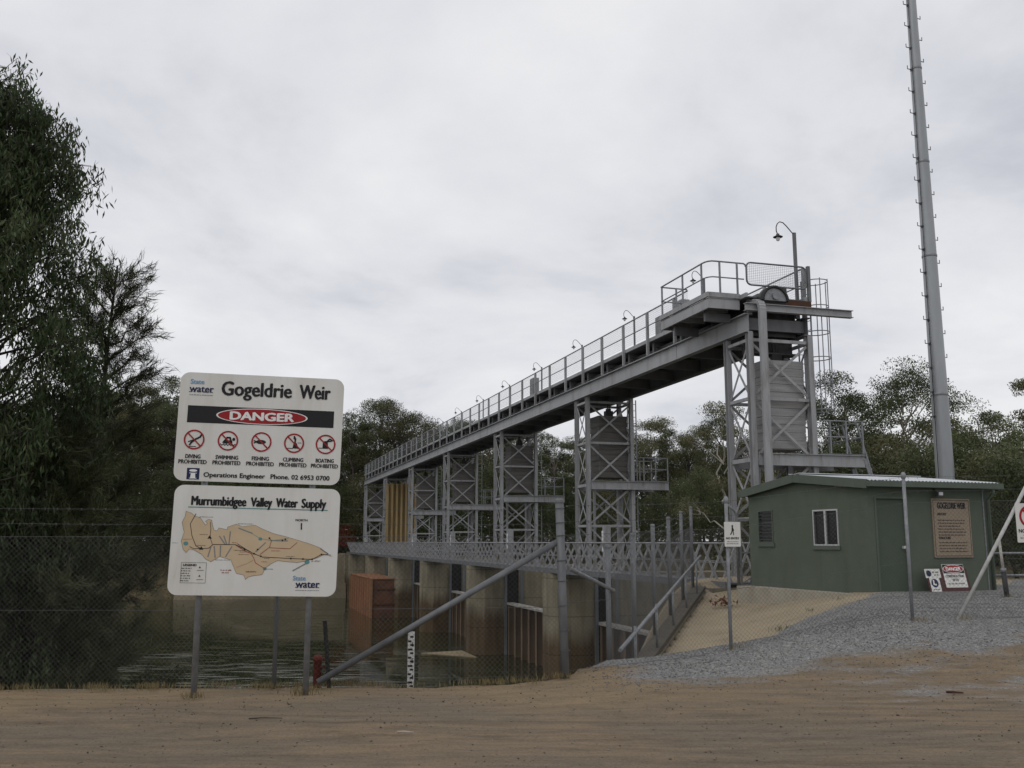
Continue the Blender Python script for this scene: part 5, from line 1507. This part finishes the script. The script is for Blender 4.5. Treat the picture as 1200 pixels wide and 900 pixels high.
MB().span(-.03, .03, .0085, .05, -.6, .76).build("backing_post", M['galv_dk'], gs)
mk = thing("marker_post", "thin pale marker post with black lower sleeve right of the shed", "marker post", (9.72, 19.4, .47), 0)
mk.rotation_euler = (0, R(-3.5), 0)
MB().tube([(0, 0, .55), (0, 0, 1.2)], .028, 8).build("upper_tube", M['pale'], mk)
MB().tube([(0, 0, -.2), (0, 0, .56)], .05, 10).build("sleeve", M['black'], mk)
MB().tube([(0, 0, .54), (0, 0, .62)], .054, 10).build("collar", M['galv'], mk)
def stick(x, y, ln, r_, a, lab, mat, nm="stick"):
    o = MB().tube([(-ln / 2, 0, 0), (-ln * .1, ln * .03, .004), (ln / 2, 0, .0)], [r_, r_ * .9, r_ * .55], 6).build(nm, mat, None, (x, y, gz(x, y) + r_ + .004))
    o.rotation_euler = (0, 0, a); tag(o, lab, "stick", "sticks lying on the dirt track")
stick(4.72, 10.7, .17, .013, R(-20), "thick brown stick lying on gravelly dirt at right", M['rust_dk'])
stick(5.45, 10.15, .14, .006, R(10), "thin pale stick lying on the dirt at far right", M['pale'])
stick(-2.25, 9.2, .30, .006, R(5), "thin dark twig on the dirt below the sign", M['bark_dk'])
stick(-.9, 8.55, .14, .007, R(-8), "short pale stick on the dirt left of centre", M['pale'])

# ------------------------------------------------------------------ trees
def quads_mesh(name, cen, ax, ay, mat):
    """n leaf quads: centre, half-axis along, half-axis across -> diamond leaves"""
    n = len(cen)
    v = np.empty((n, 4, 3), np.float32)
    v[:, 0] = cen - ax; v[:, 1] = cen + ay - ax * .1; v[:, 2] = cen + ax; v[:, 3] = cen - ay - ax * .1
    me = bpy.data.meshes.new(name)
    me.vertices.add(n * 4); me.vertices.foreach_set("co", v.reshape(-1))
    me.loops.add(n * 4); me.loops.foreach_set("vertex_index", np.arange(n * 4, dtype=np.int32))
    me.polygons.add(n); me.polygons.foreach_set("loop_start", np.arange(0, n * 4, 4, dtype=np.int32))
    me.polygons.foreach_set("loop_total", np.full(n, 4, np.int32))
    me.materials.append(mat); me.update(calc_edges=True); return me
def unit(a): return a / np.maximum(np.linalg.norm(a, axis=1, keepdims=True), 1e-9)
def leaves(rng, cen, ln, wd, droop=.0, spread=1.0, updir=None):
    n = len(cen)
    d = unit(rng.normal(size=(n, 3)) * spread + np.array([0, 0, -droop]))
    if updir is not None: d = unit(rng.normal(size=(n, 3)) * spread + updir)
    s_ = rng.normal(size=(n, 3)); s_ = unit(np.cross(d, s_))
    L_ = ln * rng.uniform(.6, 1.3, (n, 1)); W_ = wd * rng.uniform(.7, 1.3, (n, 1))
    return d * L_ / 2, s_ * W_ / 2
def limb(mb, p, q, r0, r1, rng, wob=.12, n=5, sides=6):
    p = np.array(p, float); q = np.array(q, float); ln = np.linalg.norm(q - p)
    pts = []
    for i in range(n + 1):
        t = i / n; c = p + (q - p) * t
        if 0 < i < n: c = c + rng.normal(size=3) * wob * ln * .25
        c[2] += .10 * ln * math.sin(t * PI) * .5
        pts.append(tuple(c))
    mb.tube(pts, [r0 + (r1 - r0) * i / n for i in range(n + 1)], sides, False)
    return pts
def gum_meshes(seed, H, RX, nclump, nleaf, ln, wd, crown0=.38, mat='leaf_gum', bark='bark', droop=.5, flat_=.55, trunk_r=None, clump_r=None):
    """trunk mesh and crown mesh: a forked trunk whose limbs end in separate leaf clumps"""
    rng = np.random.default_rng(seed)
    tr = trunk_r or H * .018
    mb = MB()
    lean = rng.normal(size=2) * .04 * H
    fork = np.array([lean[0] * .5, lean[1] * .5, H * crown0])
    limb(mb, (0, 0, -.8), fork, tr * 1.25, tr * .85, rng, .05, 5, 8)
    top = np.array([lean[0], lean[1], H * .86]); limb(mb, fork, top, tr * .8, tr * .2, rng, .12, 6, 7)
    cl = []
    k = 0
    while len(cl) < nclump:
        t = (len(cl) + .5) / nclump
        hz = crown0 + .1 + (.92 - crown0) * t ** .85
        prof = math.sin(min(1, max(.05, (hz - crown0) / (1.02 - crown0))) * PI) ** .6
        a = k * 2.399 + rng.uniform(-.5, .5); rr = RX * prof * rng.uniform(.35, 1.0)
        c = np.array([math.cos(a) * rr + lean[0] * hz, math.sin(a) * rr + lean[1] * hz, H * hz * rng.uniform(.95, 1.05)])
        cl.append(c); k += 1
    for c in cl:
        z0 = min(c[2] - rng.uniform(.08, .25) * H, H * .8); f = max(0, (z0 - fork[2]) / (top[2] - fork[2]))
        s_ = fork + (top - fork) * min(f, 1) if z0 > fork[2] else np.array([lean[0] * .4, lean[1] * .4, max(z0, H * crown0 * .7)])
        limb(mb, s_, c, tr * .35, tr * .07, rng, .25, 4, 5)
        for q in range(3):
            limb(mb, c * .75 + s_ * .25, c + rng.normal(size=3) * RX * .09, tr * .12, tr * .03, rng, .3, 3, 4)
    cr = clump_r or RX * .36
    sizes = rng.uniform(.65, 1.25, nclump); wts = sizes ** 2 / np.sum(sizes ** 2)
    cen = []
    for c, s_, w_ in zip(cl, sizes, wts):
        m = int(nleaf * w_)
        d = unit(rng.normal(size=(m, 3))); r_ = rng.uniform(.25, 1.0, (m, 1)) ** .55
        # break the clump into a few lumps
        lump = unit(rng.normal(size=(6, 3))) * .55
        li = rng.integers(0, 6, m)
        p = (lump[li] + d * r_ * .62) * cr * s_
        p[:, 2] *= flat_
        cen.append(c + p)
    cen = np.concatenate(cen)
    ax, ay = leaves(rng, cen, ln, wd, droop)
    return mb.mesh("trunk", M[bark]), quads_mesh("crown", cen, ax, ay, M[mat])
def bush_meshes(seed, H, RX, nleaf, ln, wd, mat='leaf_dk', bark='bark_dk', nl=22):
    """dense rounded tree clothed almost to the ground"""
    rng = np.random.default_rng(seed); mb = MB()
    limb(mb, (0, 0, -.8), (rng.normal() * .3, rng.normal() * .3, H * .8), H * .02, H * .004, rng, .05, 6, 7)
    cen = []
    for i in range(nl):
        t = (i + .5) / nl; hz = .12 + .80 * t
        prof = (1 - abs(t - .35) ** 1.4 * 1.25) * rng.uniform(.5, .95)
        a = i * 2.399; c = np.array([math.cos(a) * RX * prof * .75, math.sin(a) * RX * prof * .75, H * hz])
        limb(mb, (0, 0, H * hz * .8), c, H * .006, H * .002, rng, .2, 3, 4)
        m = nleaf // nl; d = unit(rng.normal(size=(m, 3))); r_ = rng.uniform(.1, 1, (m, 1)) ** .5
        s_ = rng.uniform(.7, 1.2); p = d * r_ * np.array([RX * .45, RX * .45, H * .13]) * s_
        cen.append(c + p)
    cen = np.concatenate(cen); ax, ay = leaves(rng, cen, ln, wd, .1)
    return mb.mesh("trunk", M[bark]), quads_mesh("crown", cen, ax, ay, M[mat])
def put_tree(name, lab, meshes, x, y, z, s_=1.0, a=0.0, group=None, sz=None):
    t = thing(name, lab, "tree", (x, y, z), a, group)
    t.scale = (s_, s_, sz or s_)
    link("trunk", meshes[0], t); link("crown", meshes[1], t)
    return t

# templates for the far side, all about 17 m tall
GUMS = [gum_meshes(100 + i, 17, 4.6 + (i % 3) * .6, 15 + i, 19000, .19, .085, .34 + .03 * (i % 3), ('leaf_gum', 'leaf_gum', 'leaf_oliv')[i % 3], ('bark', 'bark_dk')[i % 2]) for i in range(6)]
BUSH = [bush_meshes(200 + i, 12, 3.9, 19000, .21, .075, ('leaf_dk', 'leaf_oliv', 'leaf_gum', 'leaf_dk')[i]) for i in range(4)]
rr = random.Random(5)
TOP = [(-80, 470), (0, 465), (140, 452), (190, 440), (215, 470), (300, 490), (400, 488), (425, 474), (470, 472), (500, 492), (520, 490), (560, 498), (640, 505), (700, 508), (760, 492), (800, 497), (850, 497), (900, 505), (960, 515), (1060, 512), (1150, 525), (1200, 520), (1300, 515)]
def top_y(x):
    for (a, b), (c, d) in zip(TOP[:-1], TOP[1:]):
        if a <= x <= c: return b + (d - b) * (x - a) / (c - a)
    return 480
def place_px(x, u):
    """ground point on the line of the far bank (weir coordinate u) in the direction of azimuth column x"""
    r_ = (x - 600) / 1133 * .99
    Y = u / (-r_ * sa + ca); return r_ * Y, Y
def height_for(y, Y):
    k = (450 - y) / 1133
    return Y * (.161 + k * .987) / (.987 - .161 * k) + 1.6
def sect(x):
    if x < 230: return "left of the big sign"
    if x < 430: return "behind the big sign"
    if x < 660: return "behind the far half of the overhead bridge"
    if x < 870: return "seen under the near half of the bridge"
    return "behind the green shed and mast"
x = -70
while x < 1290:
    X, Y = place_px(x, rr.uniform(117, 121))
    hh = rr.uniform(8.5, 12.5); k = rr.randrange(4)
    put_tree("bushy_tree", "low dense dark tree on far bank, " + sect(x), BUSH[k], X, Y, gz(X, Y), hh / 12, rr.uniform(0, 6), "dense trees along the far bank " + sect(x))
    x += rr.uniform(22, 34)
x = -75
while x < 1290:
    X, Y = place_px(x, rr.uniform(124, 134))
    z = gz(X, Y); hh = height_for(top_y(x) + rr.uniform(-6, 16), Y) - z; k = rr.randrange(6)
    put_tree("gum_tree", "grey-green gum on far bank, " + sect(x), GUMS[k], X, Y, z, max(.8, hh / 18.2) * rr.uniform(.95, 1.05), rr.uniform(0, 6), "gum trees on the far bank " + sect(x), hh / 17.6)
    x += rr.uniform(20, 30)
x = -75
while x < 1290:
    X, Y = place_px(x, rr.uniform(140, 160))
    z = gz(X, Y); hh = height_for(top_y(x) + rr.uniform(12, 26), Y) - z; k = rr.randrange(4)
    put_tree("bushy_tree", "second-row tree beyond far bank, " + sect(x), BUSH[k], X, Y, z, hh / 12.0, rr.uniform(0, 6), "second row of trees beyond the far bank " + sect(x))
    x += rr.uniform(30, 42)
# the woodland that closes the view behind them, and undergrowth on the far bank
rng = np.random.default_rng(9)
def mass(name, n, u0, u1, h0, h1, ln, wd, mat, xr=(-120, 1330)):
    xs = rng.uniform(xr[0], xr[1], n); us = rng.uniform(u0, u1, n)
    r_ = (xs - 600) / 1133 * .99; Y = us / (-r_ * sa + ca); X = r_ * Y
    hv = h0 + (h1 - h0) * (.5 + .5 * np.sin(X * .21 + 2 * np.sin(X * .07)) * np.cos(X * .093 + Y * .05))
    z = ground_h(X, Y) + rng.uniform(0, 1, n) ** .8 * hv
    cen = np.stack([X, Y, z], 1); ax, ay = leaves(rng, cen, ln, wd, .1)
    o = link(name, quads_mesh(name, cen, ax, ay, M[mat])); o["kind"] = "stuff"
    return o
tag(mass("woodland", 26000, 165, 210, 9, 14, 1.3, .7, 'leaf_dk'), "dark mass of woodland filling the gaps behind the far trees", "woodland", None, "stuff")
tag(mass("undergrowth", 26000, 114.5, 125, .8, 4.2, .35, .16, 'leaf_oliv'), "olive scrub and undergrowth along the far bank", "undergrowth", None, "stuff")

# gum trees on the near upstream bank, right of the tower
RT = [(850, 462, 60, 4.0, 8, 'leaf_oliv', "slender gum with sparse crown showing just left of the near tower"),
      (985, 452, 52, 3.6, 18, 'leaf_dk', "gum with flat-topped crown between caged ladder and mast"),
      (1062, 441, 56, 4.6, 24, 'leaf_dk', "broad gum tree with open crown immediately left of the mast"),
      (1120, 500, 50, 3.6, 13, 'leaf_oliv', "lower gum tree just right of the mast"),
      (1175, 492, 47, 3.4, 13, 'leaf_gum', "low spreading gum tree between mast and right edge"),
      (1222, 440, 50, 3.2, 11, 'leaf_oliv', "tall gum with bare forked limbs cut by the right edge")]
for i, (px, py, Y, rx, nc, lm, lab) in enumerate(RT):
    X = (px - 600) / 1133 * .985 * Y * 1.0; X *= 1.012
    z = gz(X, Y); hh = height_for(py, Y) - z
    ms = gum_meshes(300 + i, hh / 1.0, rx, nc, 1000 * nc, .14, .054, .42, lm, 'bark_pale', .8, .54, .15, rx * .31)
    put_tree("gum_tree", lab, ms, X, Y, z, .97, 0, "gum trees standing behind the shed")
# scrub behind the shed and at the right edge
SCR = [bush_meshes(400 + i, 5.2, 2.3, 5200, .20, .07, ('leaf_dk', 'leaf_oliv', 'leaf_gum')[i], nl=16) for i in range(3)]
for i, (px, py, Y) in enumerate([(985, 520, 44), (1030, 512, 46), (1075, 520, 43), (1120, 515, 45), (1160, 530, 40), (1190, 520, 38), (1225, 535, 34), (1260, 520, 36), (1205, 545, 31), (1180, 560, 29.5), (905, 545, 50), (945, 530, 50), (1010, 560, 40)]):
    X = (px - 600) / 1133 * Y; z = gz(X, Y); hh = height_for(py, Y) - z
    put_tree("scrub_bush", "dense dark scrub bush behind the shed roof" if px < 1150 else "dense dark scrub bush right of the shed", SCR[i % 3], X, Y, z, max(.7, hh / 5.0), i * 1.3, "scrub bushes behind the shed" if px < 1150 else "scrub bushes right of the shed")

# near trees on the left bank -------------------------------------------------
rng = np.random.default_rng(77)
ex, ey = -9.9, 16.6; ez = gz(ex, ey); ETOP = 9.75 - ez
mb = MB(); tks = limb(mb, (0, 0, -.6), (.5, .2, ETOP), .22, .05, rng, .05, 8, 10)
cl = []
for i in range(340):
    z = rng.uniform(2.2, ETOP + .2); t = (z - 2.2) / (ETOP - 2.0)
    rad = 2.5 * (math.sin(min(1, t * .86 + .14) * PI) ** .5) * (1 + .07 * math.sin(z * 2.1))
    a = i * 2.399; r_ = rad * rng.uniform(.2, .96) ** .6
    cl.append((math.cos(a) * r_ + .45 * t, math.sin(a) * r_ * .9, z))
cen = []; 
for c in cl:
    c = np.array(c)
    zt = max(1.0, c[2] - rng.uniform(.6, 2.0)); s_ = np.array([.5 * zt / ETOP, .2 * zt / ETOP, zt])
    limb(mb, s_, c, .035, .008, rng, .12, 4, 5)
    nb_ = 7
    for q in range(nb_):                                        # hanging twigs with leaves along them
        e_ = c + np.clip(np.array([rng.normal() * .34, rng.normal() * .34, rng.normal() * .18]), -.5, .5); dn = e_ + np.array([rng.normal() * .12, rng.normal() * .12, -rng.uniform(.3, .9)])
        mb.tube([tuple(c), tuple(e_), tuple(dn)], [.008, .006, .003], 3, False)
        m = 46; tt = rng.uniform(0, 1, (m, 1)); p = e_ * (1 - tt) + dn * tt + rng.normal(size=(m, 3)) * .085
        cen.append(p)
cen = np.concatenate(cen); ax, ay = leaves(rng, cen, .155, .032, 1.6, .75)
put_tree("gum_tree", "tall dark gum tree with hanging leaves at the left edge", (mb.mesh("trunk", M['bark_dk']), quads_mesh("crown", cen, ax, ay, M['leaf_euc'])), ex, ey, ez)
# trees: she-oak with upswept needle sprays beside it
def sheoak(seed, H, R0, nb, x, y, z, lab, dens=1.0, lean=.35):
    H = H - z
    rng = np.random.default_rng(seed); mb = MB(); cen = []; up = []
    tp = limb(mb, (0, 0, -.6), (lean, 0, H), .14, .02, rng, .04, 8, 8)
    for i in range(nb):
        t = (i + .5) / nb; zb = H * (.04 + .93 * t)
        rad = R0 * (1 - t) ** .62 * rng.uniform(.65, 1.08) + .25
        a = i * 2.399 + rng.uniform(-.3, .3)
        d = np.array([math.cos(a), math.sin(a), .0]); s_ = np.array([lean * zb / H, 0, zb])
        e_ = s_ + d * rad + np.array([0, 0, rad * (.35 + .55 * t)])
        limb(mb, s_, e_, .028, .006, rng, .15, 4, 5)
        ns_ = int((7 + 9 * rad) * dens)
        for q in range(ns_):
            f = rng.uniform(.18, 1.0); b0 = s_ + (e_ - s_) * f + np.array([0, 0, .1 * rad * math.sin(f * PI) * .5])
            dv = unit((d * .8 + rng.normal(size=3) * .65 + np.array([0, 0, .75]))[None])[0]
            ln_ = rng.uniform(.25, .6); e2 = b0 + dv * ln_
            mb.tube([tuple(b0), tuple(e2)], [.005, .002], 3, False)
            m = 34; tt = rng.uniform(0, 1, (m, 1)); cen.append(b0 + dv * ln_ * tt + rng.normal(size=(m, 3)) * .035); up.append(np.repeat(dv[None], m, 0))
    cen = np.concatenate(cen); up = np.concatenate(up)
    ax, ay = leaves(rng, cen + up * .1, .25, .012, 0, .42, up)
    put_tree("she_oak", lab, (mb.mesh("trunk", M['bark_dk']), quads_mesh("crown", cen + up * .1, ax, ay, M['leaf_cas'])), x, y, z)
sheoak(11, 7.2, 2.15, 80, -8.95, 19.2, gz(-8.95, 19.2), "she-oak with upswept needle sprays between dark gum and big sign", 1.3, .85)
sheoak(12, 3.6, 2.15, 60, -8.55, 17.1, gz(-8.55, 17.1), "bushy she-oak clothed to the ground behind the left fence", 1.7)
sheoak(13, 3.0, 1.9, 44, -11.0, 16.4, gz(-11.0, 16.4), "low dark she-oak at the left edge under the tall gum", 1.5)
sheoak(14, 4.6, 2.2, 50, -10.6, 23.5, gz(-10.6, 23.5), "she-oak half hidden behind the tall dark gum", 1.5)

# dry grass along the bank edge, weeds on the sand
def tufts(pts, n, hgt, mat, name, lab, cat):
    cen = []; up = []
    for (x, y) in pts:
        z = gz(x, y)
        for k in range(n):
            d = np.array([rng.normal() * .35, rng.normal() * .35, 1.0]); d /= np.linalg.norm(d)
            b = np.array([x + rng.normal() * .06, y + rng.normal() * .05, z]); cen.append(b + d * hgt * .45); up.append(d)
    cen = np.array(cen); up = np.array(up); ax, ay = leaves(rng, cen, hgt, .008, 0, .12, up)
    o = link(name, quads_mesh(name, cen, ax, ay, M[mat])); tag(o, lab, cat, None, "stuff")
pts = [(rng.uniform(-9.5, .4), 0) for i in range(170)]
pts = [(x, 11.45 + (x + 9) * .075 + rng.normal() * .12) for x, _ in pts]
for (bx, by) in ((-3.42, 10.82), (-2.27, 11.03), (-2.79, 11.75), (.66, 12.25), (2.95, 13.4), (5.62, 13.9), (7.6, 14.1), (-2.25, 11.6), (-1.27, 12.3), (6.27, 14.0), (9.72, 19.4)):
    for q in range(5 if bx < 1 else 2): pts.append((bx + rng.normal() * .07, by - .03 + rng.normal() * .05))
tufts(pts, 12, .10, 'dry', "dry_grass", "dry grass tufts along the foot of the fence by the water", "grass")
wd_ = [(3.02 + rng.normal() * .13, 16.5 + rng.normal() * .1) for i in range(9)] + [(5.0 + rng.normal() * .1, 18.6 + rng.normal() * .1) for i in range(4)] + [(4.3, 17.9), (6.0, 19.9), (6.8, 20.6)]
tufts(wd_, 12, .12, 'weed', "green_weed", "low green weeds at the edge of gravel and sand", "weed")
# dead reddish shrub on the sand by the wing wall
cen = np.array([[5.35, 25.2, gz(5.35, 25.2) + .15]]) + rng.normal(size=(90, 3)) * np.array([.17, .17, .07]); ax, ay = leaves(rng, cen, .13, .04, 0)
dsh = quads_mesh("foliage", cen, ax, ay, leaf_mat('dead_red_leaves', [(.12, .035, .02), (.2, .06, .03), (.15, .08, .04)], .1))
ds = thing("dead_shrub", "dead reddish shrub on the sand beside the wing wall", "shrub", (5.35, 25.2, gz(5.35, 25.2)))
o = link("foliage", dsh, ds, (-5.35, -25.2, -gz(5.35, 25.2)))

# ------------------------------------------------------------------ loose stones
def stones(name, P, S, mat, lab):
    n = len(P); base = np.array([[1, 0, 0], [-1, 0, 0], [0, 1, 0], [0, -1, 0], [0, 0, .7], [0, 0, -.7]], np.float32)
    v = P[:, None, :] + base[None] * S[:, None, None] * rng.uniform(.65, 1.3, (n, 6, 1)) * rng.uniform(.75, 1.2, (n, 1, 3))
    a = rng.uniform(0, 6.28, n); c_, s_ = np.cos(a), np.sin(a); q = v - P[:, None, :]
    v2 = np.stack([q[..., 0] * c_[:, None] - q[..., 1] * s_[:, None], q[..., 0] * s_[:, None] + q[..., 1] * c_[:, None], q[..., 2]], -1) + P[:, None, :]
    f = np.array([[0, 2, 4], [2, 1, 4], [1, 3, 4], [3, 0, 4], [2, 0, 5], [1, 2, 5], [3, 1, 5], [0, 3, 5]], np.int32)
    F = (f[None] + (np.arange(n) * 6)[:, None, None]).reshape(-1)
    me = bpy.data.meshes.new(name); me.vertices.add(n * 6); me.vertices.foreach_set("co", v2.astype(np.float32).reshape(-1))
    me.loops.add(len(F)); me.loops.foreach_set("vertex_index", F)
    m = len(F) // 3; me.polygons.add(m); me.polygons.foreach_set("loop_start", np.arange(0, m * 3, 3, dtype=np.int32)); me.polygons.foreach_set("loop_total", np.full(m, 3, np.int32))
    me.materials.append(mat); me.update(calc_edges=True)
    o = link(name, me); tag(o, lab, "stones", None, "stuff")
def near_h(X, Y):
    h = ground_h(X, Y)
    for i in range(len(X)):
        h[i] += .03 * mnoise.noise(Vector((X[i] * .35, Y[i] * 1.6, 3))) + .012 * mnoise.noise(Vector((X[i], Y[i], 0)) * 2.3)
    return h
grav_mat = leaf_mat('loose_gravel', [(.13, .13, .128), (.182, .181, .178), (.235, .233, .228), (.32, .315, .305)], 0.0, .9)
n = 80000
X = rng.uniform(.6, 14.5, n); Y = 10.9 + rng.uniform(0, 1, n) ** 1.35 * 10.5
keep = (Y - X < 13.0 - .4 * np.sin(X * 2.1) + rng.normal(size=n) * .28) & (rng.uniform(0, 1, n) < sstep(10.3, 12.8, Y - .34 * X + .3 * np.sin(X * 1.3) + .50) * sstep(.5, 2.6, X) + .03)
shx = (X - 7.6) * math.cos(SA) + (Y - 21.3) * math.sin(SA); shy = -(X - 7.6) * math.sin(SA) + (Y - 21.3) * math.cos(SA)
keep &= ~((shx > -.3) & (shy > -.3))
X, Y = X[keep], Y[keep]
S = .0045 + .010 * rng.uniform(0, 1, len(X)) ** 1.8; Z = near_h(X, Y)
stones("loose_gravel", np.stack([X, Y, Z + S * .35], 1), S, grav_mat, "loose grey gravel covering the ramp before the shed")
n = 5200
X = rng.uniform(-8.5, 8.5, n); Y = 6.4 + rng.uniform(0, 1, n) ** .8 * 5.6
S = .0035 + .010 * rng.uniform(0, 1, n) ** 3.2; Z = near_h(X, Y)
stones("loose_stones", np.stack([X, Y, Z + S * .3], 1), S, leaf_mat('track_stones', [(.05, .045, .04), (.12, .10, .08), (.2, .165, .125), (.33, .3, .26)], 0.0, .9), "small loose stones scattered over the dirt track")
